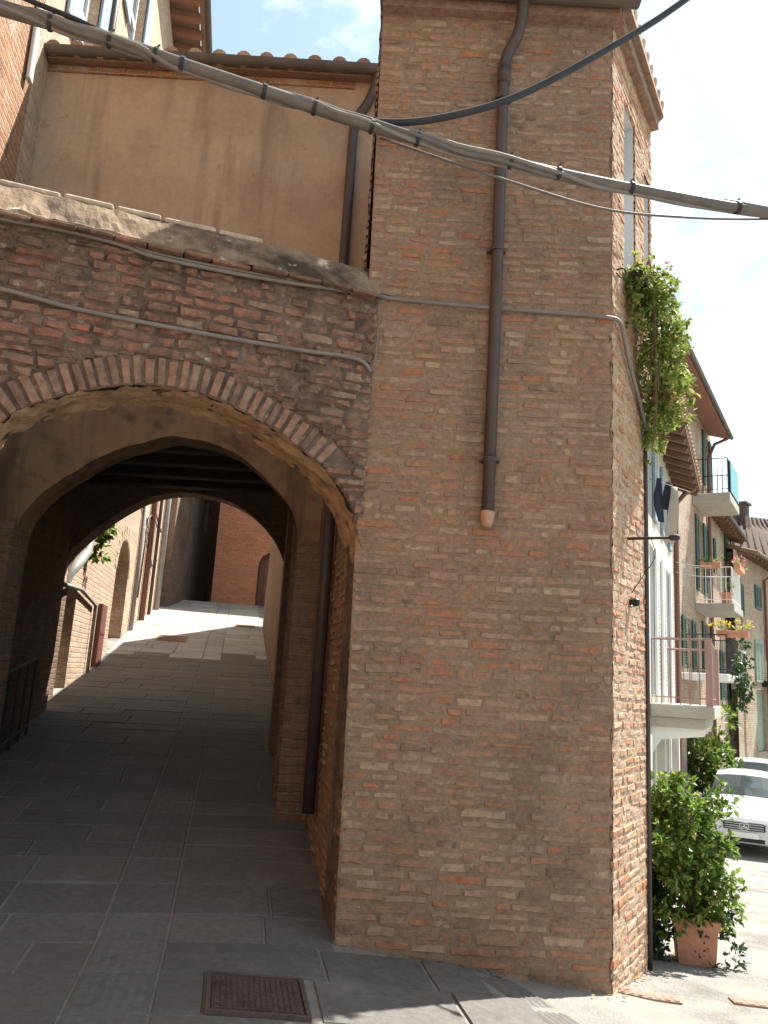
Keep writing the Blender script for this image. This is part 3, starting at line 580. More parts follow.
# ring of bricks on edge
m = MB(); r = random.Random(5); acc = 0; seg = []
cum = [0]
for a_, b_ in zip(iu, iu[1:]): cum.append(cum[-1] + math.hypot(b_[0] - a_[0], b_[1] - a_[1]))
def along(s):
    i = min(len(cum) - 2, max(0, int(np.searchsorted(cum, s)) - 1)); t = (s - cum[i]) / max(1e-6, cum[i + 1] - cum[i]); a_, b_ = iu[i], iu[i + 1]
    p = V(a_[0] + (b_[0] - a_[0]) * t, 0, a_[1] + (b_[1] - a_[1]) * t); i0, i1 = max(0, i - 1), min(len(iu) - 1, i + 2)
    tt = V(iu[i1][0] - iu[i0][0], 0, iu[i1][1] - iu[i0][1]).normalized(); return p, tt, V(-tt.z, 0, tt.x)
s = 1.02
while s < cum[-1] - .1:
    w = r.uniform(.042, .055); p, t, nn = along(s + w / 2); Lr = .165 + r.uniform(-.012, .012); pr = r.uniform(-.002, .010)
    U3 = AU * t.x + V(0, 0, t.z); N3 = AU * nn.x + V(0, 0, nn.z)
    O3 = ap(p.x, p.z); vs = []
    lo = r.uniform(-.006, .004)
    xs = [-w / 2, -w / 2 + .007, w / 2 - .007, w / 2]; ys = [lo, lo + .01, Lr * .5, Lr - .01, Lr]
    for b_, yy in enumerate(ys):
        for c_, xx in enumerate(xs):
            e = b_ in (0, 4) or c_ in (0, 3); vs.append(O3 + U3 * (xx * (1 + yy * .5) + r.uniform(-.003, .003)) + N3 * (yy + r.uniform(-.003, .003)) + AN * ((-.014 if e else pr) + r.uniform(-.002, .002)))
    m.add(vs, [(b_ * 4 + c_, b_ * 4 + c_ + 1, b_ * 4 + c_ + 5, b_ * 4 + c_ + 4) for b_ in range(4) for c_ in range(3)])
    s += w + r.uniform(.009, .014)
m.build('arch_ring', 'brick_ring', aw)
# rough lining of the arch's underside
m = MB(); il = [k for k in range(len(iu)) if iu[k][1] > 2.27 or iu[k][0] > 1]; n = len(il); vs = []
for i in il:
    u, z = iu[i]; p, t, nn = along(cum[i])
    for k in range(19):
        b_ = .004 - (WT + .016) * k / 18; q = ap(u, z, b_); jj = .022 * mn.noise(q * 8) + .016 * mn.noise(q * 22) + .008 * mn.noise(q * 50)
        vs.append(q - (AU * nn.x + V(0, 0, nn.z)) * (.012 + jj))
m.add(vs, [(i * 19 + k, i * 19 + k + 1, (i + 1) * 19 + k + 1, (i + 1) * 19 + k) for i in range(n - 1) for k in range(18)])
m.build('arch_lining', 'intrados', aw, smooth=True)
# weathered sloping coping
m = MB(); nu, nk = 90, 8; prof = [(.055, 3.94), (.06, 3.965), (.035, 3.985), (.0, 4.04), (-.05, 4.115), (-.1, 4.185), (-.14, 4.215), (-WT - .03, 4.22), (-WT - .03, 3.95)]
vs = []
for i in range(nu + 1):
    u = -.0 + WL * i / nu
    for k, (b_, z) in enumerate(prof):
        q = ap(u, z, b_); jj = .014 * mn.noise(q * 7) + .010 * mn.noise(q * 20); vs.append(ap(u, z + jj, b_ + jj * .8))
npf = len(prof)
m.add(vs, [(i * npf + k, (i + 1) * npf + k, (i + 1) * npf + k + 1, i * npf + k + 1) for i in range(nu) for k in range(npf - 1)] + [tuple(range(npf)), tuple(nu * npf + k for k in range(npf - 1, -1, -1))])
m.build('coping', 'coping', aw, smooth=False)
u = .72; r = random.Random(3)
while u < WL:                                 # flat tiles bedded along the top edge
    w = r.uniform(.27, .36); m = MB(); up = (AN * .2 + V(0, 0, 1)).normalized()
    m.bbox(ap(u + w / 2, 4.237 + r.uniform(-.004, .006), -.235), (w - .02, .25, .032), (AU + V(0, 0, r.uniform(-.03, .03))).normalized(), up, .008); m.build('coping_tile', 'coping_tile', aw); u += w
# ledge of thin dark tiles at the foot of the coping
m = MB(); u = .02
while u < WL:
    w = r.uniform(.14, .24); m.bbox(ap(u + w / 2, 3.93 + r.uniform(-.006, .006), .03 + r.uniform(-.008, .008)), (w - .008, .1, .022), AU, V(0, 0, 1), .005); u += w
m.build('ledge', 'brick_arch', aw)

# ================================================================== PLASTERED PASSAGE HOUSE
YT = 6.7; GZ = 7.22
ph = thing('passage_house', 'tan plastered house carried over the alley on timber beams and two inner arches', 'building', (-1.9, YT, .4))
a2 = [(-.69, 2.3), (-.70, 2.67), (-.80, 2.99), (-.93, 3.14), (-1.09, 3.29), (-1.28, 3.42), (-1.46, 3.505), (-1.64, 3.55), (-1.81, 3.565), (-1.98, 3.54), (-2.15, 3.485), (-2.32, 3.42), (-2.48, 3.335), (-2.68, 3.2), (-2.87, 3.04), (-3.02, 2.88), (-3.10, 2.7), (-3.12, 2.4)]
a2s = [(p.x + .014 * mn.noise(V(p.x * 5, 1, p.z * 5)), p.z + .016 * mn.noise(V(p.x * 6, 4, p.z * 6))) for p in smoothline([V(u, 0, z) for u, z in a2], 6)]
m = MB(); poly = [(-.69, 0.2)] + a2s + [(-3.12, .2), (-3.5, .2), (-3.5, 4.2), (1.2, 4.2), (1.2, .2)]
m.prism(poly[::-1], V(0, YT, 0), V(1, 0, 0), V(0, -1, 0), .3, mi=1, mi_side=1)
m.prism([(-3.5, 4.2), (1.2, 4.2), (1.2, GZ), (-3.5, GZ)], V(0, YT, 0), V(1, 0, 0), V(0, -1, 0), .3, mi=0, mi_side=0)
# flanks and back of the house above the passage
m.prism([(-3.5, 4.05), (1.2, 4.05), (1.2, GZ), (-3.5, GZ)], V(-.6, 10.75, 0), V(-1, 0, 0), V(0, 1, 0), .3, mi=0)
m.box(V(1.05, 8.7, 3.6), (.3, 3.5, 7.2))
m.build('wall', ['plaster_tan', 'plaster_soot'], ph)
# soot-stained lower skin around the inner arch (a render patch a few mm proud)
Y3 = 10.5
a3 = [(-1.19, 1.6), (-1.21, 2.7), (-1.25, 2.95), (-1.36, 3.2), (-1.5, 3.4), (-1.75, 3.64), (-2.07, 3.81), (-2.38, 3.88), (-2.68, 3.905), (-2.95, 3.87), (-3.21, 3.78), (-3.5, 3.6), (-3.76, 3.39), (-4.0, 3.15), (-4.17, 2.9), (-4.19, 2.4)]
a3s = [(p.x, p.z) for p in smoothline([V(u, 0, z) for u, z in a3], 3)]
m = MB(); poly = [(-1.19, .6)] + a3s + [(-4.19, .6), (-4.4, .6), (-4.4, 4.6), (-.6, 4.6), (-.6, .6)]
m.prism(poly[::-1], V(0, Y3, 0), V(1, 0, 0), V(0, -1, 0), .3, mi=0)
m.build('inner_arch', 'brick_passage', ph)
m = MB(); m.box(V(-2.2, 8.75, 4.14), (4.6, 3.5, .1)); m.build('ceiling', 'beam', ph)
for y in (7.25, 7.85, 8.45, 9.05, 9.65, 10.2):
    m = MB(); m.bbox(V(-2.25, y, 4.0), (4.2, .17, .2), bev=.012); m.build('beam', 'beam', ph)
m = MB(); p0, p1 = alley(1.98, -.06), alley(6.1, -.04)      # right-hand wall of the passage
m.box((p0 + p1) / 2 + AL * .3 + V(0, 0, 2.15), ((p1 - p0).length, .6, 4.1), AD)
m.box(alley(2.75, -.12, 2.0), (.3, .22, 3.6), AD); m.box(alley(4.3, -.1, 2.1), (.34, .22, 3.6), AD)
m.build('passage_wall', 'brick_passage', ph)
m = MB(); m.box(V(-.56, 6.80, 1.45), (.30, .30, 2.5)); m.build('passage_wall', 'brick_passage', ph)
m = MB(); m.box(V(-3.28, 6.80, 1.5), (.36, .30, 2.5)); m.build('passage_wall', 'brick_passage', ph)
m = MB(); m.box(alley(4.05, -2.91, 2.15), (3.8, .16, 4.1), AD); m.build('passage_wall', 'brick_passage', ph)  # added left lining, its dark brick paints in the shade of the passage
# roof
m = MB(); m.add([V(-3.5, YT - .12, GZ + .02), V(1.3, YT - .12, GZ + .02), V(1.3, 10.8, GZ + .85), V(-4.2, 10.8, GZ + .85), V(-3.5, YT - .12, GZ - .04), V(1.3, YT - .12, GZ - .04), V(1.3, 10.8, GZ + .78), V(-4.2, 10.8, GZ + .78)], [(0, 1, 2, 3), (7, 6, 5, 4), (0, 4, 5, 1), (1, 5, 6, 2), (2, 6, 7, 3), (3, 7, 4, 0)])
x = -3.38
while x < 1.2:
    m.tube([V(x, YT - .17, GZ + .035), V(x - .02, 8.4, GZ + .45), V(x - .05, 10.7, GZ + .88)], [.075, .07, .07], 12); x += .225 + rnd.uniform(-.012, .012)
rf = m.build('roof', 'tile', ph)
m = MB(); gutter(m, V(-3.46, YT - .16, GZ + .03), V(-.25, YT - .16, GZ + .025), .062, V(0, 1, 0)); m.build('gutter', 'gutter', ph)
m = MB(); m.tube(smoothline([V(-.30, YT - .15, GZ - .01), V(-.31, YT - .14, GZ - .12), V(-.38, YT - .09, GZ - .3), V(-.48, YT - .06, GZ - .46), V(-.50, YT - .06, GZ - .62)], 5) + [V(-.50, YT - .06, 5), V(-.47, YT - .2, 4.3), V(-.41, 6.0, 3.75), V(-.405, 5.9, 3.5), V(-.405, 5.9, .66)], .045, 12); m.build('downpipe', 'pipe_brown', ph, smooth=True)
m = MB(); r = random.Random(9)
m.box(V(-2.0, YT - .008, GZ - .06), (2.95, .02, .07)); m.build('brick_course', 'brick_orange', ph)

# ================================================================== LEFT-HAND ORANGE HOUSE
lh = thing('orange_house', 'tall orange brick house with peeling pale patches on the far left of the alley', 'building', alley(0, -3.0, .2))
m = MB(); q0, q1 = alley(-9, -2.95), alley(2.2, -2.95)
P, U, N = facade(m, q0, q1, -.5, 10.2, [(9.1, 10.0, 7.75, 9.4)], .16, .5); m.build('wall', 'brick_orange', lh)
m = MB(); m.bbox(P(11.02, 6.95, -.035), (.10, .04, .8), (U + V(0, 0, .0)), V(-.02, 0, 1).normalized(), .01); m.build('shutter_board', 'plaster_grey', lh)
m = MB(); m.quad(P(9.1, 7.75, .15), P(10, 7.75, .15), P(10, 9.4, .15), P(9.1, 9.4, .15)); m.build('pane', 'glass', lh)
m = MB(); m.box((q0 + q1) / 2 - N * .3 + V(0, 0, 10.28), (11.6, 1.6, .12), U); m.build('roof', 'tile', lh)

# ================================================================== SUNLIT ALLEY HOUSE (left side beyond)
ah = thing('alley_house', 'long sunlit brick house on the left of the alley with a blind arched doorway', 'building', alley(13, -3.0, 1.8))
m = MB(); s0, s1 = 2.22, 19.6; HL = s1 - s0
def aw_(px, py): q = onP(px, py, alley(0, -2.95), AL); return (q - alley(0, -2.95)).dot(AD), q.z
dA0, dA1 = 10.9, 12.6                     # the arched doorway along the alley
spr, crn = 3.35, 4.0
arch = [(dA0 + (dA1 - dA0) * .5 - (dA1 - dA0) / 2 * math.cos(math.pi * k / 12), spr + (crn - spr) * math.sin(math.pi * k / 12)) for k in range(13)]
n0_, n1_ = 6.35, 7.5                     # low blind recess with the pipes
# lower storey with the openings cut in
poly = [(s0, .2), (n0_, .2), (n0_, 2.62), (n1_, 2.62), (n1_, .2), (dA0, .2)] + arch + [(dA1, .2), (s1, .2), (s1, 5.2), (s0, 5.2)]
m.prism(poly, alley(0, -2.95), AD, AL, .35)
mfn = MB()
up0, up1 = alley(s0, -2.95), alley(s1, -2.95)
WN = [(1.03, 1.8, 8.0, 9.7), (3.3, 4.4, 10.3, 12.0), (6.6, 7.6, 10.3, 12.0), (4.8, 5.7, 6.3, 7.9), (11.8, 12.7, 6.5, 8.0)]
P, U, N = facade(m, up0, up1, 5.2, 13.6, WN, .18, .5)
m.box(alley((s0 + s1) / 2, -3.42, 2.7), (HL, .2, 5.2), AD)
m.build('wall', 'brick_alley', ah)
m = MB(); k0 = 11.76
for k in range(11):                       # fan of bricks over the doorway
    th = math.pi * (k + .5) / 11; c_ = alley(11.75, -2.945, spr); rad = (AD * -math.cos(th) * 1.0 + V(0, 0, math.sin(th) * .80))
    m.box(c_ + rad, (.21, .012, .26), (AD * math.sin(th) + V(0, 0, math.cos(th))).normalized(), uz=rad.normalized())
m.build('door_arch', 'brick_alley', ah)
for w in WN:
    f = MB(); a_, b_, c_, d_ = w; cu, cz = (a_ + b_) / 2, (c_ + d_) / 2
    for sg in (-1, 1): f.box(P(cu + sg * ((b_ - a_) / 2 - .04), cz, .13), (.08, .05, d_ - c_), U)
    for sg in (-1, 0, 1): f.box(P(cu, cz + sg * ((d_ - c_) / 2 - .04), .13), (b_ - a_ - .16, .05, .08), U)
    wo = f.build('window', 'white_paint', ah); f = MB(); f.quad(P(a_, c_, .14), P(b_, c_, .14), P(b_, d_, .14), P(a_, d_, .14)); f.build('pane', 'glass', wo)
    for sg in (-1, 1): f = MB(); f.bbox(P(cu + sg * ((b_ - a_) / 2 + .23), cz, -.03), (.44, .04, d_ - c_), U, V(0, 0, 1), .008); f.build('shutter', 'shutter_blue', ah)
for u_, mt, r_ in ((2.21, 'pipe_brown', .05), (8.4, 'pipe_rust', .06)):
    m = MB(); m.tube([P(u_ , 5.3, -.07), P(u_, 13.5, -.07)], r_, 10); m.build('downpipe', mt, ah, smooth=True)
# roof edge with rafters
m = MB(); m.box(alley((s0 + s1) / 2, -2.95 - .5, 13.82), (HL + .4, 2.0, .08), AD); m.box(alley((s0 + s1) / 2, -2.37, 13.8), (HL + .4, .1, .14), AD)
rf = m.build('roof', 'tile', ah)
m = MB(); k = s0
while k < s1: m.box(alley(k, -2.68, 13.7), (.12, .54, .14), AD); k += .42
m.build('rafters', 'soffit', rf)
m = MB(); gutter(m, alley(s0 - .2, -2.28, 13.78), alley(s1 + .2, -2.28, 13.78), .07, AL); m.build('gutter', 'gutter', ah)
# pipes on the alley wall
def apipe(pts, r_, mt, name='pipe', seg=8): mm_ = MB(); mm_.tube([alley(a_, -2.95 + d_, z_) for a_, d_, z_ in pts], r_, seg); return mm_.build(name, mt, ah, smooth=True)
apipe([(6.75, -.12, .8), (6.75, -.12, 2.3), (6.75, .0, 2.75), (6.95, .08, 2.95), (7.35, .09, 3.15), (7.5, .09, 3.6), (7.55, .09, 5)], .075, 'pipe_grey')
apipe([(6.0, .05, 2.55), (7.5, .05, 2.62), (8.9, .05, 2.5), (8.9, .05, 1.2)], .03, 'pipe_grey')
apipe([(13.6, .06, 1.9), (13.6, .06, 6)], .05, 'pipe_grey'); apipe([(15.2, .08, 2.2), (15.2, .08, 9)], .07, 'pipe_rust'); apipe([(16.8, .07, 2.5), (16.8, .07, 9)], .045, 'pipe_brown')
apipe([(18.4, .09, 2.7), (18.4, .09, 9)], .08, 'pipe_grey'); apipe([(14.3, .04, 3.1), (14.6, .04, 5.0), (15.9, .04, 5.4), (17.8, .04, 5.2)], .02, 'pipe_brown')
apipe([(13.0, .04, 5.1), (14.2, .04, 4.9), (16.4, .04, 4.1), (17.6, .04, 4.4)], .018, 'pipe_brown')
m = MB(); m.bbox(alley(9.7, -2.91, 1.95), (.5, .08, 1.25), AD, V(0, 0, 1), .01); m.bbox(alley(9.7, -2.866, 2.1), (.4, .012, .06), AD, V(0, 0, 1), .003)
tag(m.build('meter_cabinet', 'cabinet_red'), 'narrow dark red meter cabinet on the sunlit alley wall before the arched doorway', 'cabinet')
m = MB(); pc = alley(7.95, -2.82, 3.6); leaf_cloud(m, [(pc, (.14, .22, .24)), (pc + V(0.02, .1, -.25), (.1, .18, .2))], 380, .10, 31, .4)
wp = thing('wall_plant', 'bushy green plant sprouting from the sunlit alley wall', 'plant', alley(7.95, -2.95, 3.4)); m.build('foliage', 'leaf_mid', wp)
m = MB(); m.tube([alley(7.95, -2.96, 3.3), alley(7.95, -2.88, 3.45), pc], .02, 6); m.build('stem', 'stem', wp)

# ================================================================== END OF THE ALLEY
bh = thing('end_house', 'red brick house closing the end of the alley with a brown arched door', 'building', (-3.4, 26.2, 3.6))
m = MB(); dl, dr = -4.02, -3.0
ar = [(dr + (dl - dr) * .5 + (dr - dl) / 2 * math.cos(math.pi * k / 10), 5.0 + .5 * math.sin(math.pi * k / 10)) for k in range(11)]
poly = [(-5.45, 3), (dl, 3)] + ar[::-1] + [(dr, 3), (3, 3), (3, 12.4), (-5.45, 12.4)]
m.prism(poly, V(0, 26.1, 0), V(1, 0, 0), V(0, -1, 0), .3); m.box(V(-5.30, 29.5, 7.7), (.3, 6.5, 9.4)); m.box(V(-1.3, 29.5, 12.4), (8.6, 7.2, .2))
m.build('wall', 'brick_back', bh)
m = MB(); m.box(V((dl + dr) / 2, 26.33, 4.5), (dr - dl + .1, .06, 2.2))
for k in range(5): m.box(V(dl + .1 + k * .2, 26.29, 4.5), (.17, .03, 2.0))
dd = m.build('door', 'door_brown', bh); m = MB(); m.bbox(V(-3.45, 26.262, 5.05), (.3, .03, .28), bev=.006); m.build('door_plate', 'pipe_grey', dd)
ln = thing('lane_house', 'dark shaded house along the narrow lane left of the red end house', 'building', alley(21, -3.2, 3.5))
m = MB(); l0 = alley(19.65, -2.72); l1 = V(-6.55, 34, 0)
P2, U2, N2 = facade(m, (l0.x, l0.y), (l1.x, l1.y), 2.5, 10.6, [(4.2, 5.0, 6.4, 7.6)], .15, .4); m.prism([(-9, 2.5), (-4, 2.5), (-4, 12), (-9, 12)], V(0, 34.2, 0), V(1, 0, 0), V(0, -1, 0), .3)
m.build('wall', 'brick_lane', ln); m = MB(); m.quad(P2(4.2, 6.4, .14), P2(5, 6.4, .14), P2(5, 7.6, .14), P2(4.2, 7.6, .14)); m.build('pane', 'glass', ln)
gw = thing('alley_shade_wall', 'brick wall shaped to shade the alley, standing in for the houses on its right beyond the passage', 'wall', alley(9, .0, 1.2))
m = MB(); m.prism([(6.2, .5), (15.6, 2.0), (15.8, 3.4), (13.2, 6.7), (6.2, 5.8)], alley(0, .0), AD, -AL, .4)  # stand-in for right-hand houses, sloped top shaped for the shadow on the alley floor
m.build('wall', 'brick_passage', gw)
# iron covers in the sunlit part of the alley
def flat_cover(name, px, py, sx, sy, mt, label, ribs=0, along_=AD, top_=.026):
    p = onG(px, py); b = MB(); n = 5; vs = []; ax_ = along_.normalized(); ay_ = V(-ax_.y, ax_.x, 0)
    for i in range(n):
        for j in range(n):
            q = p + ax_ * sx * (i / (n - 1) - .5) + ay_ * sy * (j / (n - 1) - .5); vs.append(V(q.x, q.y, gz(q.x, q.y) + top_))
    lowv = [v - V(0, 0, .028) for v in vs]
    F_ = [(i * n + j, (i + 1) * n + j, (i + 1) * n + j + 1, i * n + j + 1) for i in range(n - 1) for j in range(n - 1)]
    rim = [i * n for i in range(n)] + [(n - 1) * n + j for j in range(1, n)] + [i * n + n - 1 for i in range(n - 2, -1, -1)] + [j for j in range(n - 2, 0, -1)]
    F_ += [(rim[k], rim[k] + n * n, rim[(k + 1) % len(rim)] + n * n, rim[(k + 1) % len(rim)]) for k in range(len(rim))]
    b.add(vs + lowv, F_)
    for k in range(ribs):
        q = p + ax_ * sx * ((k + .5) / ribs - .5); b.box(V(q.x, q.y, gz(q.x, q.y) + top_ + .001), (sx / ribs * .55, sy * .86, .003), ax_, uz=V(.0, .1, 1))
    return tag(b.build(name, mt), label, 'drain cover')
flat_cover('drain_cover', 172, 639.5, .75, .62, 'drain_rust', 'rusty drain cover in the sunlit far part of the alley by the left wall', 4)
flat_cover('drain_cover', 245, 627, .5, .5, 'drain_rust', 'small rusty drain cover in the sunlit alley near the red end house', 3)
flat_cover('drain_cover', 648, 997, .33, .13, 'drain_rust', 'long ribbed terracotta drain cover at the foot of the brick corner', 7, V(1, -.12, 0), .008)
flat_cover('drain_cover', 760, 1005, .3, .12, 'drain_rust', 'terracotta drain cover at the right edge of the sunlit street', 5, V(1, -.12, 0), .008)

# ================================================================== IRON COVER IN THE PAVING
gt = thing('manhole_cover', 'square rusty iron cover with a grid tread set in the shaded paving', 'drain cover', alley(GR_A, GR_L, .2))
ga = 0.0
GX = (AL * math.cos(ga) + AD * math.sin(ga)); pc = alley(GR_A, GR_L); pc.z = gz(pc.x, pc.y)
dzx = (gz(*(pc + GX * .2)[:2]) - gz(*(pc - GX * .2)[:2])) / .4; GX = (GX + V(0, 0, dzx)).normalized(); GZ_ = V(0, 0, 1); GZ_ = (GZ_ - GX * GZ_.dot(GX)).normalized(); GY = GZ_.cross(GX)
m = MB(); hs = GR_S / 2
m.box(pc + GZ_ * .004, (GR_S + .03, GR_S + .03, .012), GX, GY, GZ_)
for sg in (-1, 1): m.box(pc + GX * sg * (hs + .01) + GZ_ * .014, (.02, GR_S + .04, .018), GX, GY, GZ_); m.box(pc + GY * sg * (hs + .01) + GZ_ * .0135, (GR_S, .02, .018), GX, GY, GZ_)
m.build('frame', 'iron_rust', gt); m = MB(); k = 15
m.box(pc + GZ_ * .0105, (GR_S - .012, GR_S - .012, .010), GX, GY, GZ_)
for i in range(k):
    for j in range(k):
        if abs(i - 7) <= 0 and abs(j - 7) <= 0: continue
        m.box(pc + GX * (GR_S - .03) * ((i + .5) / k - .5) + GY * (GR_S - .03) * ((j + .5) / k - .5) + GZ_ * .018, (.015, .015, .008), GX, GY, GZ_)
m.build('lid', 'iron_rust', gt)

# ================================================================== RAILING in the dark left of the passage
rl = thing('handrail', 'dark iron handrail against the left wall inside the passage', 'railing', alley(3.2, -2.8, .5))
m = MB(); rp_ = []
for k in range(8):
    a_ = 2.35 + k * .32; p = alley(a_, -2.72); z = gz(p.x, p.y); m.tube([p + V(0, 0, z), p + V(0, 0, z + .8)], .014, 6); rp_.append(p + V(0, 0, z + .8))
m.build('bars', 'rail_dark', rl); m = MB(); m.tube(rp_, .022, 8); m.tube([p - V(0, 0, .68) for p in rp_], .016, 8); m.build('rails', 'rail_dark', rl)

# ================================================================== CABLES
def pxcurve(pts, sub=8): return smoothline([onY(x, y, Y) for x, y, Y in pts], sub)
cb = thing('cable_bundle', 'thick grey bundle of cables strapped together crossing in front of the houses', 'cable', onY(260, 90, 3.5))
line = [(-160, -42, 3.0), (0, 8, 3.2), (110, 40, 3.33), (190, 67, 3.42), (300, 103, 3.55), (380, 129, 3.65), (500, 160, 3.8), (620, 186, 3.95), (768, 213, 4.1), (1000, 250, 4.4)]
ctr = pxcurve(line, 12); n = len(ctr)
m = MB(); m.tube(ctr, [.035 - .008 * i / n for i in range(n)], 12); m.build('sheath', 'cable_grey', cb, smooth=True)
for (ox, oz, r_, ph_) in ((.03, .018, .013, 0), (-.025, .024, .011, 2), (.0, -.033, .012, 1)):
    m = MB(); m.tube([p + V(0, .030 * math.cos(i * .13 + ph_ * 1.1 + .35 * math.sin(i * .4)), .029 * math.sin(i * .13 + ph_ * 1.1 + .35 * math.sin(i * .4)) + .004 * math.sin(i * .9)) for i, p in enumerate(ctr)], r_, 8); m.build('strand', 'conduit' if oz > 0 else 'cable_grey', cb, smooth=True)
for i in [k + rnd.choice((-2, -1, 0, 1)) for k in range(9, n - 6, 7)]:
    m = MB(); t = (ctr[i + 1] - ctr[i - 1]).normalized(); m.tube([ctr[i] - t * .01, ctr[i] + t * .009], .0415 - .006 * i / n, 12); m.tube([ctr[i] + V(0, 0, .045), ctr[i] + V(.015, 0, .06)], .005, 5); m.build('cable_tie', 'cable_black', cb)
m = MB(); m.tube(pxcurve([(330, 112, 3.62), (380, 122, 3.66), (440, 118, 3.72), (520, 95, 3.8), (620, 42, 3.9), (685, 0, 4.0), (760, -60, 4.1)]), .019, 10)
tag(m.build('black_cable', 'cable_black', smooth=True), 'thick black cable swinging up from the grey bundle to the upper right', 'cable')
m = MB(); m.tube(pxcurve([(-60, -45, 3.05), (20, -4, 3.2), (75, 19, 3.26), (120, 40, 3.33), (160, 58, 3.4)]), .013, 10)
tag(m.build('black_cable', 'cable_black', smooth=True), 'short black cable lying on the grey bundle at the upper left', 'cable')
m = MB(); m.tube(pxcurve([(380, 138, 3.7), (500, 178, 3.85), (600, 208, 3.97), (680, 217, 4.05), (768, 219, 4.15), (900, 215, 4.3)]), .007, 8)
tag(m.build('thin_cable', 'cable_grey', smooth=True), 'thin slack cable hanging just below the grey bundle on the right', 'cable')
# conduits clipped to the walls
def wallpx(x, y, b):
    q = onP(x, y, AP, AN); return q + AN * b
m = MB(); l1 = [wallpx(x, y, .03) for x, y in ((-140, 190), (0, 221), (60, 232), (120, 247), (150, 258), (215, 272), (290, 285), (370, 296))] + [onY(395, 299, 4.63), onY(480, 307, 4.62), onY(560, 313, 4.625), onY(606, 317, 4.625)]
l1 += [tface(.03, .035, 3.885), tface(.12, .04, 3.83), tface(.3, .03, 3.72), tface(.6, .03, 3.55), tface(.8, .03, 3.4)]
m.tube(smoothline(l1, 5), .013, 8); m.tube([p + V(0, 0, .022) for p in smoothline(l1[:9], 5)], .009, 8)
tag(m.build('wall_cable', 'conduit', smooth=True), 'upper grey cable running along the arch wall and round the brick corner', 'cable')
m = MB(); m.tube(smoothline([wallpx(x, y, .03) for x, y in ((-140, 262), (0, 291), (80, 312), (200, 335), (300, 352), (345, 358), (362, 364), (369, 373))], 5), .013, 8)
m.tube(smoothline([wallpx(x, y, .02) for x, y in ((369, 373), (374, 360), (377, 330), (378, 300))], 4), .005, 6)
tag(m.build('wall_cable', 'conduit', smooth=True), 'lower grey cable above the arch ring with a hooked right end', 'cable')
m = MB(); m.tube(smoothline([tface(.02, .02, 4.24), tface(.04, .06, 4.25), tface(.07, .07, 4.22), tface(.06, .04, 4.2), tface(.02, .02, 4.22)], 4), .006, 6)
tag(m.build('wall_hook', 'rail_dark', smooth=True), 'small iron ring hook on the brick corner beside the hanging plant', 'hook')

# ================================================================== HANGING PLANT ON THE BRICK BUILDING
pl = thing('window_planter', 'dark window box at the upper window of the brick corner', 'planter', tface(.5, .1, 4.2))
m = MB(); c_ = tface(.58, .075, 4.33); m.bbox(c_, (.5, .12, .12), TS, V(0, 0, 1), .01); m.build('box', 'black_plastic', pl)
m = MB(); m.box(c_ + V(0, 0, .058), (.46, .09, .01), TS); m.build('soil', 'soil', pl)
for s_ in (-.2, .2):
    m = MB(); m.tube([tface(.58 + s_, .0, 4.25), tface(.58 + s_, .13, 4.255)], .008, 6); m.build('bracket', 'rail_dark', pl)
hp = thing('hanging_plant', 'large trailing green plant spilling from the window box down the sunlit brick', 'plant', tface(.6, .12, 4.4))
m = MB(); bl = []
r = random.Random(17)
for k in range(20):
    t = k / 19; z = 4.38 - 1.08 * t; wd = .20 + .15 * math.sin(math.pi * min(1, t * 1.15)) if t < .72 else .23 * (1 - t) / .28 + .05
    for q in range(2): bl.append((tface(.56 + .30 * t + r.uniform(-.2, .2) * (1.1 - t), .04 + wd * .36 + r.uniform(-.05, .05), z + r.uniform(-.05, .05)), (.07 + wd * .2, .07 + wd * .2, .11)))
bl += [(tface(.30 + .06 * k, .05, 4.40 - .04 * (k % 4)), (.06, .06, .07)) for k in range(7)] + [(tface(.33, .05, 4.28 - .06 * k), (.06, .05, .07)) for k in range(5)] + [(tface(.34 + .05 * k, .12, 4.3), (.07, .05, .09)) for k in range(7)]
leaf_cloud(m, bl[:40], 4600, .038, 18, .5); leaf_cloud(m, bl[40:], 2200, .032, 19, .4); leaf_cloud(m, [(tface(.5 + .02 * k, .14 + .02 * (k % 6), 4.3 - .055 * k), (.12, .12, .12)) for k in range(16)], 1300, .045, 20, .3); m.build('foliage', 'leaf_light', hp)
m = MB()
for k in range(16):
    u_ = r.uniform(.35, .9); m.tube(smoothline([tface(u_, .12, 4.39), tface(u_ + .03, .15, 4.45), tface(u_ + .1, .16 + r.uniform(-.06, .06), 4.1), tface(u_ + .16, .12 + r.uniform(-.06, .06), r.uniform(3.25, 3.8))], 4), .004, 5)
m.build('stems', 'stem', hp)
m = MB()
for k in range(16): leaf_cloud(m, [(tface(.8 + r.uniform(-.35, .3), .14 + r.uniform(-.08, .14), 4.47 + r.uniform(-.08, .10)), (.02, .02, .02))], 7, .028, 100 + k, 0)
fo = m.build('flowers', 'flower_pink', hp); fo['kind'] = 'stuff'
fp = thing('flower_pot', 'terracotta pot half hidden under the hanging plant on the brick wall', 'pot', tface(.86, .14, 3.58))
m = MB(); m.lathe([(.06, -.07), (.085, .05), (.095, .05), (.095, .08), (.08, .08), (.075, .04)], tface(.86, .14, 3.62), 14); m.build('body', 'terracotta', fp, smooth=False)
m = MB(); m.tube([tface(.86, 0, 3.57), tface(.86, .13, 3.57)], .008, 6); m.build('bracket', 'rail_dark', fp)
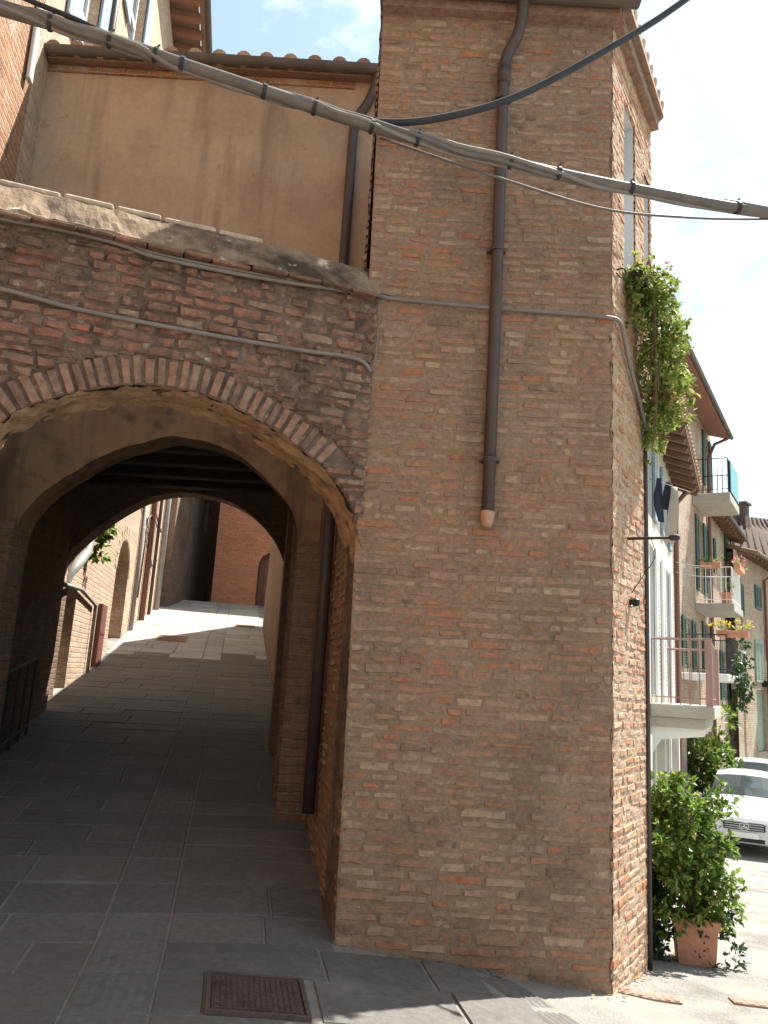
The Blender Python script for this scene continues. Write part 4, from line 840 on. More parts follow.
# iron bar and cleat on the street side
ib = thing('iron_bar', 'iron bar with a rounded knob end sticking out of the sunlit brick side', 'bracket', tface(.36, 0, 2.56))
m = MB(); b0, b1 = tface(.36, -.02, 2.56), onY(674, 537.5, 4.80); m.tube([b0, b1], .010, 8); m.build('bar', 'rail_dark', ib, smooth=True)
m = MB(); d_ = (b1 - b0).normalized(); m.tube([b1 - d_ * .03, b1 - d_ * .015, b1 + d_ * .02, b1 + d_ * .035], [.012, .020, .021, .010], 10); m.build('knob', 'rail_dark', ib, smooth=True)
m = MB(); m.tube(smoothline([b0.lerp(b1, .55), b0.lerp(b1, .62) + V(.0, 0, -.12), b0.lerp(b1, .35) + V(0, 0, -.25), tface(.4, .015, 2.22)], 5), .003, 5); m.build('wire', 'rail_dark', ib)
m = MB(); m.bbox(tface(.42, .03, 2.165), (.05, .06, .05), TS, V(0, 0, 1), .01); m.tube([tface(.36, .02, 2.13), tface(.42, .03, 2.165)], .006, 6); tag(m.build('wall_cleat', 'black_plastic'), 'small black cleat fixed on the sunlit brick below the iron bar', 'cleat')

# ================================================================== POTTED SHRUB AT THE CORNER
pp = onG(695, 962); pp.z = gz(pp.x, pp.y)
ps = thing('potted_shrub', 'bushy bright green shrub in a square terracotta pot beside the brick corner', 'plant', pp)
fx = V(.97, -.24, 0).normalized()
m = MB(); w0, w1, hh = .115, .135, .29; fy = V(-fx.y, fx.x, 0)
def sq(w, z): return [pp + fx * a_ * w + fy * b_ * w + V(0, 0, z) for a_, b_ in ((-1, -1), (1, -1), (1, 1), (-1, 1))]
rings = [sq(w0, 0), sq(w1 * .97, hh - .055), sq(w1 + .012, hh - .05), sq(w1 + .012, hh), sq(w1 - .012, hh), sq(w1 - .02, hh - .05)]
vs = [v for q in rings for v in q]; m.add(vs, [(3, 2, 1, 0)] + [(i * 4 + k, i * 4 + (k + 1) % 4, i * 4 + 4 + (k + 1) % 4, i * 4 + 4 + k) for i in range(5) for k in range(4)]); pot = m.build('pot', 'terracotta', ps)
m = MB(); s4 = sq(w1 - .02, hh - .045); m.quad(*s4); m.build('soil', 'soil', pot)
m = MB(); r = random.Random(44); top = []
for k in range(11):
    t = pp + V(r.uniform(-.24, .18), r.uniform(-.15, .25), r.uniform(.6, 1.15)); m.tube(smoothline([pp + V(r.uniform(-.06, .06), r.uniform(-.06, .06), hh - .06), pp + (t - pp) * .45 + V(r.uniform(-.05, .05), 0, .1), t], 4), [.011] * 4 + [.008] * 4 + [.004], 6); top.append(t)
m.build('stems', 'stem', ps)
m = MB(); bl = [(pp + V(r.uniform(-.29, .19), r.uniform(-.2, .25), r.uniform(.30, 1.14)), (.10, .10, .10)) for _ in range(50)] + [(t, (.09, .09, .12)) for t in top]
leaf_cloud(m, bl, 10500, .048, 45, .05); m.build('foliage', 'leaf_mid', ps)
m = MB(); bl = [(pp + V(-.28 + r.uniform(-.1, .08), r.uniform(-.02, .2), r.uniform(.05, .5)), (.09, .09, .1)) for _ in range(22)] + [(pp + V(.2 + r.uniform(-.03, .06), -.05 + r.uniform(-.1, .1), .04 + .05 * k), (.055, .055, .05)) for k in range(7)] + [(pp + V(-.02 + r.uniform(-.02, .02), -.17, .08 + .05 * k), (.03, .02, .04)) for k in range(5)] + [(pp + V(r.uniform(.02, .2), -.18, .02), (.06, .05, .02)) for _ in range(4)]
leaf_cloud(m, bl, 2600, .045, 46, .3); m.build('trailing_vine', 'leaf_dark', ps)

# ================================================================== STREET HOUSES
def shutter_part(P, U, N, u0, u1, z0, z1, mt, parent, d=-.03):
    f = MB(); cu, cz = (u0 + u1) / 2, (z0 + z1) / 2; w, h = u1 - u0, z1 - z0
    for sg in (-1, 1): f.box(P(cu + sg * (w / 2 - .03), cz, d), (.06, .04, h), U); f.box(P(cu, cz + sg * (h / 2 - .04), d), (w - .12, .038, .08), U)
    k = int(h / .07)
    for i in range(k): f.box(P(cu, z0 + .08 + (h - .16) * (i + .5) / k, d), (w - .12, .012, .06), U, uz=(V(0, 0, 1) + N * .8).normalized())
    f.box(P(cu, cz, d + .012), (w - .1, .004, h - .1), U)
    return f.build('shutter', mt, parent)
def railing_mb(pts, h, bars=.11, r_=.009, top=.016, mt='rail_dark', parent=None):
    f = MB(); pts = [Vector(p) for p in pts]
    for a_, b_ in zip(pts, pts[1:]):
        L_ = (b_ - a_).length; k = max(1, int(L_ / bars))
        for i in range(k + 1): p = a_.lerp(b_, i / k); f.tube([p, p + V(0, 0, h)], r_, 5)
    f.tube([p + V(0, 0, h) for p in pts], top, 6); f.tube([p + V(0, 0, .1) for p in pts], r_ * 1.2, 6)
    return f.build('railing', mt, parent)
def window_part(P, U, w, parent, fr='white_paint'):
    a_, b_, c_, d_ = w; cu, cz = (a_ + b_) / 2, (c_ + d_) / 2; f = MB()
    for sg in (-1, 0, 1): f.box(P(cu + sg * ((b_ - a_) / 2 - .03), cz, .12), (.06, .05, d_ - c_), U)
    for sg in (-1, 1): f.box(P(cu, cz + sg * ((d_ - c_) / 2 - .03), .121), (b_ - a_ - .12, .05, .06), U)
    o = f.build('window', fr, parent); f = MB(); f.quad(P(a_, c_, .14), P(b_, c_, .14), P(b_, d_, .14), P(a_, d_, .14)); f.build('pane', 'glass', o); return o
def eave(P, U, N, u0, u1, z, dep, parent, rise=.28, mt='tile', soff='soffit', rafters=True, back=3.0, gut=True):
    f = MB(); tan = rise / dep
    # sloping roof slab: from back over the wall to the edge
    A_ = [P(u0, z + rise + .0, .0), P(u1, z + rise, .0)]
    e0, e1 = P(u0, z, -dep), P(u1, z, -dep); b0, b1 = P(u0, z + tan * (dep + back), back), P(u1, z + tan * (dep + back), back)
    up = V(0, 0, .07); f.add([e0 + up, e1 + up, b1 + up, b0 + up, e0, e1, b1, b0], [(0, 1, 2, 3), (0, 4, 5, 1), (1, 5, 6, 2), (2, 6, 7, 3), (3, 7, 4, 0)])
    k = int((u1 - u0) / .24)
    for i in range(k): u_ = u0 + (i + .5) * (u1 - u0) / k; f.tube([P(u_, z + .09, -dep - .03), P(u_, z + .09 + tan * (dep + back), back)], .06, 6)
    ro = f.build('roof', mt, parent); f = MB(); dn = V(0, 0, -.004); f.quad(e0 + dn, b0 + dn, b1 + dn, e1 + dn)
    if rafters:
        k = int((u1 - u0) / .5)
        for i in range(k + 1):
            u_ = u0 + .05 + (u1 - u0 - .1) * i / k; c0, c1 = P(u_, z - .05, -dep + .05), P(u_, z - .05 + tan * dep, .05); f.box((c0 + c1) / 2, (.09, (c1 - c0).length, .09), U, uz=(V(0, 0, 1) + N * tan).normalized())
    f.build('soffit', soff, ro)
    if gut: f = MB(); gutter(f, P(u0, z + .04, -dep - .06), P(u1, z + .04, -dep - .06), .06, N); f.build('gutter', 'gutter', parent)
def fpx(P0, N):
    P0 = V(P0[0], P0[1], 0)
    def g_(x, y): q = onP(x, y, P0, N); U_ = V(-N.y, N.x, 0); return (q - P0).dot(U_), q.z
    return g_
def frect(g_, x0, y0, x1, y1): u0, z0 = g_(x0, y1); u1, z1 = g_(x1, y0); return (u0, u1, z0, z1)
def small_rect(g_, x, y0, y1, w): u, za = g_(x, y0); _, zb = g_(x, y1); return (u - w / 2, u + w / 2, zb, za)

# --- A: cream house
hA = thing('cream_house', 'cream plastered house with white louvred shutters and a low balcony behind the potted shrub', 'building', (4.6, 13, -1))
A0, A1 = (3.18, 10.0), (5.93, 16.0)
gA = None
mA = MB(); UA = (V(*A1, 0) - V(*A0, 0)).normalized(); NA = V(UA.y, -UA.x, 0); gA = fpx(A0, NA); LA = (V(*A1, 0) - V(*A0, 0)).length
WA = [(1.5, 2.5, 1.62, 3.85), (4.1, 5.1, 1.62, 3.85), (1.5, 2.4, 4.3, 5.5), (4.2, 5.1, 4.3, 5.5), (1.3, 2.5, -1.2, 1.0), (4.0, 5.2, -1.3, 1.0)]
PA, UA, NA = facade(mA, A0, A1, -2.2, 5.95, WA, .18, .3, 0, 1)
# end wall towards the viewer and the far end
facade(mA, (A0[0] - NA.x * 5, A0[1] - NA.y * 5), A0, -2.2, 5.95, (), .1, .28); facade(mA, A1, (A1[0] - NA.x * 5, A1[1] - NA.y * 5), -2.2, 5.95, (), .1, .28)
mA.build('wall', ['plaster_pale', 'reveal'], hA)
for w in WA[:4]: window_part(PA, UA, w, hA)
for w in WA[4:]:
    f = MB(); f.box(PA((w[0] + w[1]) / 2, (w[2] + w[3]) / 2, .14), (w[1] - w[0], .05, w[3] - w[2]), UA); f.build('door', 'door_brown', hA)
for w in WA[:2]:
    shutter_part(PA, UA, NA, w[0] - .52, w[0] - .02, w[2], w[3], 'shutter_white', hA); shutter_part(PA, UA, NA, w[1] + .02, w[1] + .52, w[2], w[3], 'shutter_white', hA)
for w in WA[2:4]:
    shutter_part(PA, UA, NA, w[0] - .47, w[0] - .02, w[2], w[3], 'shutter_blue', hA); shutter_part(PA, UA, NA, w[1] + .02, w[1] + .47, w[2], w[3], 'shutter_blue', hA)
eave(PA, UA, NA, .2, LA + .05, 5.72, .52, hA, rise=.2, soff='rafter', gut=False)
f = MB(); f.tube([PA(LA - .25, -1.6, -.06), PA(LA - .25, 5.4, -.06), PA(LA - .3, 5.62, -.25), PA(LA - .3, 5.72, -.45)], .05, 10); f.build('downpipe', 'pipe_rust', hA, smooth=True)
f = MB(); f.tube([PA(.35, -1.2, -.05), PA(.35, 5.3, -.05)], .035, 8); f.build('downpipe', 'pipe_grey', hA, smooth=True)
bu0, bu1, bw = 1.85, 4.6, .85; bz = 1.5
f = MB(); f.bbox(PA((bu0 + bu1) / 2, bz - .09, -bw / 2), (bu1 - bu0, bw, .18), UA, V(0, 0, 1), .012); f.box(PA((bu0 + bu1) / 2, bz - .25, -bw / 2 + .06), (bu1 - bu0 - .1, bw - .12, .13), UA)
bal = f.build('balcony', 'concrete', hA)
f = MB(); c4 = [PA(bu0 + .05, bz, -.02), PA(bu0 + .05, bz, -bw + .06), PA(bu1 - .05, bz, -bw + .06), PA(bu1 - .05, bz, -.02)]
rl_ = railing_mb(c4, .92, .12, .008, .02, 'rail_pink', bal)
f = MB()
for c_ in c4[1:3]: f = MB(); f.box(c_ + V(0, 0, .47), (.09, .09, .94), UA); f.build('corner_post', 'rail_pink', bal)
for u_ in (2.1, 3.2, 4.4):
    f = MB(); f.prism([(0, bz - .32), (.7, bz - .32), (.7, bz - .42), (.12, bz - .5), (.0, bz - .7)], PA(u_, 0, 0), NA, UA, .10); f.build('bracket', 'white_paint', hA)
for u_ in (.9, 2.9, 3.6, 5.6):
    f = MB(); f.box(PA(u_, -.1, -.05), (.22, .12, 2.4), UA); f.build('pilaster', 'plaster_grey', hA)

# --- laundry on the cream house
def garment(name, label, mt, top, outline, wdir, seed):
    """hanging cloth: outline of (x, z) half-widths, folded in depth, with real thickness"""
    f = MB(); wd = Vector(wdir).normalized(); nd = V(-wd.y, wd.x, 0); n = 12; rows = len(outline); vs = []
    for side in (0, 1):
        for i, (z, xl, xr) in enumerate(outline):
            for k in range(n + 1):
                x = xl + (xr - xl) * k / n; fold = .035 * math.sin(x * 26 + seed + z * 2) * min(1, .3 + i * .3) + .02 * mn.noise(V(x * 6, z * 5, seed))
                vs.append(top + wd * x + V(0, 0, z) + nd * (fold + (.008 if side else -.008)))
    w = n + 1; o = rows * w; F_ = []
    for i in range(rows - 1):
        for k in range(n): a_ = i * w + k; F_.append((a_, a_ + w, a_ + w + 1, a_ + 1)); F_.append((o + a_, o + a_ + 1, o + a_ + w + 1, o + a_ + w))
    for i in range(rows - 1):
        for k in (0, n): a_ = i * w + k; F_.append((a_, o + a_, o + a_ + w, a_ + w))
    for k in range(n):
        F_.append((k, k + 1, o + k + 1, o + k)); a_ = (rows - 1) * w + k; F_.append((a_, o + a_, o + a_ + 1, a_ + 1))
    f.add(vs, F_); return tag(f.build(name, mt, smooth=True), label, 'laundry')
YL = 11.0
cl0, cl1 = onY(647, 478, 11.6), onY(690, 492, 11.2)
m = MB(); m.tube([cl0 + V(0, 0, .0), cl1], .006, 6); m.tube([cl0, PA(1.2, cl0.z, .02)], .008, 6); tag(m.build('clothes_line', 'pipe_grey'), 'washing line strung out from the cream house above its balcony', 'clothes line')
def ong(name, label, mt, x, y0, sc, ol, seed, Y): t = onY(x, y0, Y); garment(name, label, mt, t, ol, V(1, -.15, 0), seed)
ong('dark_garment', 'navy garment with narrow straps, left of the two dark pieces on the line', 'cloth_navy', 659, 478, 1, [(.42 - .42, -.03, .03), (-.12, -.05, .04), (-.28, -.09, .05), (-.42, -.02 - .06, .06), (-.62, -.03, .07), (-.66, -.03, .07)], 1, 11.4)
ong('dark_garment', 'navy garment partly hidden by the beige cloth on the washing line', 'cloth_navy', 668, 482, 1, [(0, -.03, .03), (-.15, -.07, .06), (-.34, -.1, .07), (-.42, -.06, .05)], 3, 11.55)
ong('beige_cloth', 'long pale beige cloth hanging at the right end of the washing line', 'cloth_beige', 674, 487, 1, [(0, -.04, .05), (-.1, -.05, .06), (-.35, -.08, .06), (-.6, -.12, .04), (-.8, -.15, .0), (-.82, -.15, .0)], 5, 11.3)

# --- B: tall brick house with three balconies
hB = thing('balcony_house', 'tall pale brick house with deep red eaves and stacked balconies', 'building', (7.5, 19.5, -1.5))
SB = V(.512, .859, 0).normalized(); B0 = (5.78, 16.75); B1 = (9.62, 23.2); NB = V(SB.y, -SB.x, 0); gB = fpx(B0, NB)
LB = (V(*B1, 0) - V(*B0, 0)).length
WB = []
def wb(x0, y0, x1, y1): WB.append(frect(gB, x0, y0, x1, y1)); return WB[-1]
d_top = small_rect(gB, 706, 437, 487, .8); d_mid = small_rect(gB, 700, 520, 592, .85); w_mid = small_rect(gB, 711, 536, 570, .7); d_low = small_rect(gB, 688, 618, 668, .9); d_low2 = small_rect(gB, 707, 624, 670, .9); w_top2 = small_rect(gB, 713, 452, 487, .6); g_f1 = small_rect(gB, 690, 715, 775, 1.0); g_f2 = small_rect(gB, 708, 712, 770, 1.0)
WB = [d_top, d_mid, w_mid, d_low, d_low2, g_f1, g_f2]
mB = MB(); PB, UB, NB = facade(mB, B0, B1, -3.2, 9.75, WB, .18, .3)
facade(mB, (B0[0] - NB.x * 6, B0[1] - NB.y * 6), B0, -3.2, 9.75, (), .1, .28); facade(mB, B1, (B1[0] - NB.x * 6, B1[1] - NB.y * 6), -3.2, 9.75, (), .1, .28)
mB.build('wall', 'brick_pale', hB)
for w in WB[:5]:
    window_part(PB, UB, w, hB)
    ww = (w[1] - w[0]) / 2
    shutter_part(PB, UB, NB, w[0] - ww - .02, w[0] - .02, w[2], w[3], 'shutter_green', hB); shutter_part(PB, UB, NB, w[1] + .02, w[1] + ww + .02, w[2], w[3], 'shutter_green', hB)
for w in WB[5:]:
    f = MB(); f.box(PB((w[0] + w[1]) / 2, (w[2] + w[3]) / 2, .14), (w[1] - w[0], .05, w[3] - w[2]), UB); f.build('door', 'door_brown', hB)
eave(PB, UB, NB, -.1, LB + .45, 9.36, .62, hB, rise=.2, soff='soffit', rafters=False)
f = MB(); up_ = LB - .15; f.tube([PB(up_, -2.4, -.07), PB(up_, 8.6, -.07), PB(up_ + .1, 9.1, -.25), PB(up_ + .3, 9.3, -.58)], .05, 8); f.build('downpipe', 'pipe_rust', hB, smooth=True)
f = MB(); f.tube([PB(.6, -2, -.06), PB(.6, 9, -.06)], .04, 8); f.build('downpipe', 'pipe_grey', hB, smooth=True)
def balcony(u0, u1, w, z, th, rail_h, mt_s, mt_r, parent, P_, U_, N_):
    f = MB(); f.bbox(P_((u0 + u1) / 2, z - th / 2, -w / 2), (u1 - u0, w, th), U_, V(0, 0, 1), .015); b_ = f.build('balcony', mt_s, parent)
    railing_mb([P_(u0 + .04, z, -.02), P_(u0 + .04, z, -w + .05), P_(u1 - .04, z, -w + .05), P_(u1 - .04, z, -.02)], rail_h, .12, .008, .014, mt_r, b_); return b_
u_t, z_t = gB(692, 494); bt_ = balcony(u_t, u_t + 1.9, .95, z_t, .24, .95, 'concrete', 'rail_dark', hB, PB, UB, NB)
f = MB(); f.quad(PB(u_t + .3, z_t + .08, -.93), PB(u_t + 1.8, z_t + .08, -.93), PB(u_t + 1.8, z_t + .93, -.93), PB(u_t + .3, z_t + .93, -.93)); f.box(PB(u_t + 1.05, z_t + .5, -.945), (1.6, .02, .86), UB); f.build('screen', 'screen_teal', bt_)
u_m, z_m = gB(695, 603); balcony(u_m, u_m + 1.9, .95, z_m, .2, .95, 'concrete', 'white_paint', hB, PB, UB, NB)
u_l, z_l = gB(681, 672); balcony(u_l, u_l + 2.2, 1.05, z_l, .16, .9, 'white_paint', 'rail_dark', hB, PB, UB, NB)
def planter(name, label, p, w, leafm, flm, seed, dirv, mt='terracotta', fl=60, lf=120, h=.16):
    t = thing(name, label, 'planter', p); f = MB(); f.bbox(p + V(0, 0, h / 2), (w, .16, h), dirv, V(0, 0, 1), .012); f.build('trough', mt, t)
    f = MB(); leaf_cloud(f, [(p + V(0, 0, h + .08) + dirv * (w * (k / 3 - .5)), (.13, .12, .10)) for k in range(4)], lf, .07, seed, .1); f.build('foliage', leafm, t)
    if flm:
        f = MB(); leaf_cloud(f, [(p + V(0, 0, h + .15) + dirv * (w * (k / 3 - .5)), (.13, .13, .08)) for k in range(4)], fl, .06, seed + 1, .0); f.build('flowers', flm, t)
    return t
planter('flower_trough', 'terracotta trough of yellow flowers on the lowest balcony rail', PB(u_l + .3, z_l + .86, -1.12) , .7, 'leaf_light', 'flower_yellow', 51, NB, fl=160)
planter('flower_trough', 'trough of red geraniums on the middle balcony rail', PB(u_m + .9, z_m + .92, -1.0), 1.1, 'leaf_mid', 'flower_pink', 53, UB, fl=110)
planter('flower_trough', 'green leafy trough on the near end of the middle balcony rail', PB(u_m + .05, z_m + .92, -.4), .5, 'leaf_light', None, 55, NB)
pt = thing('flower_pot', 'round red flower pot standing on the middle balcony floor', 'pot', PB(u_m + .25, z_m, -.75)); m = MB(); m.lathe([(.11, 0), (.16, .24), (.18, .24), (.18, .29), (.15, .29), (.14, .2)], PB(u_m + .25, z_m + .005, -.75), 14); m.build('body', 'terracotta', pt)
m = MB(); leaf_cloud(m, [(PB(u_m + .25, z_m + .42, -.75), (.14, .14, .16))], 90, .08, 57, 0); m.build('foliage', 'leaf_mid', pt)
cp = thing('balcony_climber', 'dark green climbing plant hanging below the lowest balcony rail', 'plant', PB(u_l + 1.0, z_l, -1.1)); m = MB(); r = random.Random(61)
leaf_cloud(m, [(PB(u_l + .3 + r.uniform(0, 1.8), z_l + r.uniform(-.75, .8), -1.2 + r.uniform(-.12, .12)), (.16, .16, .18)) for _ in range(22)], 1100, .10, 62, .4); m.build('foliage', 'leaf_dark', cp)
m = MB()
for k in range(5): m.tube(smoothline([PB(u_l + .4 + k * .35, z_l + .8, -1.1), PB(u_l + .5 + k * .35, z_l + .1, -1.2), PB(u_l + .45 + k * .35, z_l - .7, -1.15)], 3), .008, 5)
m.build('stems', 'stem', cp)

# --- B2: lower house beyond
hE = thing('green_shutter_house', 'lower brick house with open green shutters beyond the tall balcony house', 'building', (10.8, 25, -2))
E0 = (9.66, 23.28); E1 = (12.0, 27.2); gE = fpx(E0, NB)
we = [small_rect(gE, 727, 520, 563, .7), small_rect(gE, 724, 652, 700, .8), small_rect(gE, 728, 590, 625, .7)]
mE = MB(); PE, UE, NE = facade(mE, E0, E1, -3.6, 7.0, we, .18, .3); facade(mE, E1, (E1[0] - NE.x * 6, E1[1] - NE.y * 6), -3.6, 7.0, (), .1, .28); mE.build('wall', 'brick_cream', hE)
for w in we:
    window_part(PE, UE, w, hE); ww = (w[1] - w[0]) * .8
    shutter_part(PE, UE, NE, w[0] - ww - .02, w[0] - .02, w[2], w[3], 'shutter_green', hE); shutter_part(PE, UE, NE, w[1] + .02, w[1] + ww + .02, w[2], w[3], 'shutter_green', hE)
eave(PE, UE, NE, .05, 4.6, 6.95, .5, hE, rise=.16, soff='rafter')

# --- C: frontal cream house with a dark canopy
hC = thing('canopy_house', 'cream rubble house with brown eaves and a dark door canopy behind the cars', 'building', (14, 29, -2.4))
C0 = (11.85, 26.2); SC = V(.62, .785, 0).normalized(); C1 = (C0[0] + SC.x * 13, C0[1] + SC.y * 13); NC = V(SC.y, -SC.x, 0); gC = fpx(C0, NC)
wc = [small_rect(gC, 739, 583, 615, .8), small_rect(gC, 757, 586, 609, .8), small_rect(gC, 757.5, 641, 682, .9), small_rect(gC, 740, 650, 690, .9), small_rect(gC, 761, 690, 752, 1.3)]
L1 = gC(790, 600)[0]; wc += [(L1, L1 + .9, 3.2, 4.7), (L1 + 2.5, L1 + 3.4, 3.2, 4.7)]
mC = MB(); PC, UC, NC = facade(mC, C0, C1, -4.6, 6.45, wc, .18, .3); facade(mC, (C0[0] - NC.x * 6, C0[1] - NC.y * 6), C0, -4.6, 6.45, (), .1, .28); mC.build('wall', 'brick_cream', hC)
for i, w in enumerate(wc):
    if i == 4: f = MB(); f.box(PC((w[0] + w[1]) / 2, (w[2] + w[3]) / 2, .14), (w[1] - w[0], .05, w[3] - w[2]), UC); f.build('door', 'shutter_sage', hC); continue
    window_part(PC, UC, w, hC); mt = 'shutter_green' if i in (0, 1) else 'shutter_sage'
    shutter_part(PC, UC, NC, w[0] - .02, (w[0] + w[1]) / 2 - .01, w[2], w[3], mt, hC); shutter_part(PC, UC, NC, (w[0] + w[1]) / 2 + .01, w[1] + .02, w[2], w[3], mt, hC)
eave(PC, UC, NC, -.2, 13.2, 6.3, .6, hC, rise=.18, soff='rafter')
u_, z_ = gC(764, 684); f = MB(); f.bbox(PC(u_ + .9, z_, -.5), (2.4, 1.0, .22), UC, V(0, 0, 1), .01); f.build('canopy', 'black_plastic', hC)
u_, _ = gC(764, 620); f = MB(); f.tube([PC(u_, -3.5, -.07), PC(u_, 5.9, -.07), PC(u_ - .1, 6.25, -.55)], .05, 8); f.build('downpipe', 'pipe_rust', hC, smooth=True)
# --- D: brown roofed house behind
hD = thing('brown_roof_house', 'house with a big brown tiled roof and a square chimney behind the cream rubble house', 'building', (18, 37, 0))
d0, d1 = onY(728, 516, 34), onY(770, 521, 38); rdir = (d1 - d0).normalized()
dl_ = onY(722, 562, 30); ext = rdir * 9
m = MB(); q = [d0, d1 + ext, V(d1.x, d1.y, 0) + ext + V(2.2, -3.4, 7.0), V(dl_.x, dl_.y, 6.6)]
bk = [v + V(-2, 3.2, -2.4) for v in q[:2]]
m.add([q[3], q[2], q[1], q[0], bk[0], bk[1]], [(0, 1, 2, 3), (3, 2, 5, 4)]); nb = [v - V(0, 0, .15) for v in (q[3], q[2], q[1], q[0], bk[0], bk[1])]; m.add(nb, [(3, 2, 1, 0), (4, 5, 2, 3)]); m.add([q[3], q[0], nb[3], nb[0]], [(0, 1, 2, 3)]); m.add([q[3], nb[0], nb[1], q[2]], [(0, 1, 2, 3)])
for k in range(26):
    t = (k + .5) / 26; m.tube([q[3].lerp(q[2], t) + V(0, 0, .03), q[0].lerp(q[1], t) + V(0, 0, .03)], .09, 6)
rf = m.build('roof', 'roof_brown', hD)
m = MB(); m.bbox(onY(741, 519, 34.6), (.55, .55, 1.5), rdir.cross(V(0, 0, 1)).cross(V(0, 0, 1)) * -1, V(0, 0, 1), .02); m.bbox(onY(741, 506, 34.6) + V(0, 0, .08), (.7, .7, .12), rdir.cross(V(0, 0, 1)).cross(V(0, 0, 1)) * -1, V(0, 0, 1), .02); m.build('chimney', 'roof_brown', rf)
m = MB(); lo_ = [q[3] + V(.2, .4, -.35), q[2] + V(-.2, .4, -.35), bk[1] + V(-.2, -.2, -.35), bk[0] + V(.2, -.2, -.35)]
gv = [V(v.x, v.y, -5) for v in lo_]; m.add(lo_ + gv, [(i, (i + 1) % 4, 4 + (i + 1) % 4, 4 + i) for i in range(4)]); m.build('wall', 'brick_pale', hD)

# ================================================================== CARS
def make_car(name, label, paint, loc, rz):
    t = thing(name, label, 'car', (0, 0, 0), 'cars parked in the sunlit street')
    # stations along the length (front at x=0): half width, sill, bulge, belt, roof edge half width, roof edge z, centre z
    S = [(.00, .58, .30, .42, .64, .50, .68, .69), (.05, .74, .25, .45, .68, .62, .745, .76), (.20, .84, .22, .48, .74, .70, .82, .84), (.55, .88, .2, .5, .82, .70, .91, .94), (.98, .885, .2, .52, .90, .70, 1.0, 1.03),
         (1.35, .89, .2, .52, .93, .655, 1.24, 1.28), (1.75, .89, .2, .53, .94, .60, 1.47, 1.51), (2.2, .89, .2, .53, .95, .585, 1.54, 1.58), (2.9, .89, .2, .53, .96, .58, 1.54, 1.585), (3.5, .88, .2, .54, .98, .57, 1.48, 1.53), (3.95, .87, .22, .55, 1.0, .56, 1.30, 1.35), (4.15, .84, .26, .56, 1.0, .58, 1.04, 1.07), (4.25, .74, .32, .56, .9, .55, .94, .96)]
    def sec(s):
        x, w, zs, zb, zt, wr, zr, zc = s
        return [(x, w * .92, zs), (x, w, zb), (x, w * .985, (zb + zt) / 2), (x, w * .955, zt), (x, wr, zr), (x, wr * .55, zc - (zc - zr) * .25), (x, 0, zc)]
    secs = []
    for i in range(len(S) - 1):
        for k in range(3):
            q = k / 3; p = [S[max(0, i - 1)], S[i], S[i + 1], S[min(len(S) - 1, i + 2)]]
            secs.append((i + q, tuple(a_ + (b_ - a_) * q for a_, b_ in zip(S[i], S[i + 1]))))
    secs.append((len(S) - 1, S[-1])); parts = {'body': MB(), 'windscreen': MB(), 'side_window': MB(), 'side_window.': MB(), 'rear_window': MB()}
    G = [(i, sec(s)) for i, s in secs]
    for (i0, a_), (i1, b_) in zip(G, G[1:]):
        for sg in (1, -1):
            for k in range(6):
                mid = (i0 + i1) / 2; q = [V(a_[k][0], sg * a_[k][1], a_[k][2]), V(b_[k][0], sg * b_[k][1], b_[k][2]), V(b_[k + 1][0], sg * b_[k + 1][1], b_[k + 1][2]), V(a_[k + 1][0], sg * a_[k + 1][1], a_[k + 1][2])]
                if sg < 0: q = q[::-1]
                key = 'body'
                if k in (4, 5) and 4.3 < mid < 6: key = 'windscreen'
                elif k in (4, 5) and 9.2 < mid < 10.9: key = 'rear_window'
                elif k == 3 and 4.7 < mid < 9.4 and not (7.0 < mid < 7.35): key = 'side_window' if sg > 0 else 'side_window.'
                parts[key].quad(*q)
    for e, rev in ((G[0][1], False), (G[-1][1], True)):
        loop = [V(p[0], p[1], p[2]) for p in e] + [V(p[0], -p[1], p[2]) for p in e[-2::-1]]; parts['body'].add(loop if not rev else loop[::-1], [tuple(range(len(loop)))])
    lo = [V(a_[0][0], a_[0][1], a_[0][2]) for _, a_ in G] + [V(a_[0][0], -a_[0][1], a_[0][2]) for _, a_ in G[::-1]]; parts['body'].add(lo, [tuple(range(len(lo)))])
    for k_, m_ in parts.items(): m_.build(k_.rstrip('.'), paint if k_ == 'body' else 'glass', t, smooth=False)
    for sx in (.82, 3.4):
        for sg in (-1, 1):
            c_ = V(sx, sg * .80, .315); w_ = MB(); w_.tube([c_ - V(0, .10, 0), c_ - V(0, .085, 0), c_ + V(0, .085, 0), c_ + V(0, .10, 0)], [.29, .315, .315, .29], 22); wo = w_.build('wheel', 'rubber', t, smooth=False)
            w_ = MB(); cc = c_ + V(0, sg * .101, 0)
            for k in range(5): th = 2 * math.pi * k / 5; w_.box(cc + V(math.cos(th) * .1, 0, math.sin(th) * .1), (.2, .012, .055), V(math.cos(th), 0, math.sin(th)), V(0, 1, 0), V(-math.sin(th), 0, math.cos(th)))
            w_.tube([cc - V(0, .005 , 0), cc + V(0, .006, 0)], .06, 14); w_.build('rim', 'chrome', wo)
            a_ = MB()
            vs = []
            for k in range(13): th = math.pi * k / 12; vs += [V(sx + .35 * math.cos(th), sg * .893, .315 + .35 * math.sin(th)), V(sx + .315 * math.cos(th), sg * .895, .315 + .315 * math.sin(th))]
            a_.add(vs, [(2 * k, 2 * k + 1, 2 * k + 3, 2 * k + 2) for k in range(12)]); a_.build('wheel_arch', 'black_plastic', t)
    g_ = MB(); g_.bbox(V(.005, 0, .60), (.05, .78, .16), bev=.015); gr = g_.build('grille', 'black_plastic', t)
    for z in (.555, .60, .645): b_ = MB(); b_.bbox(V(-.025, 0, z), (.014, .72, .014), bev=.003); b_.build('slat', 'chrome', gr)
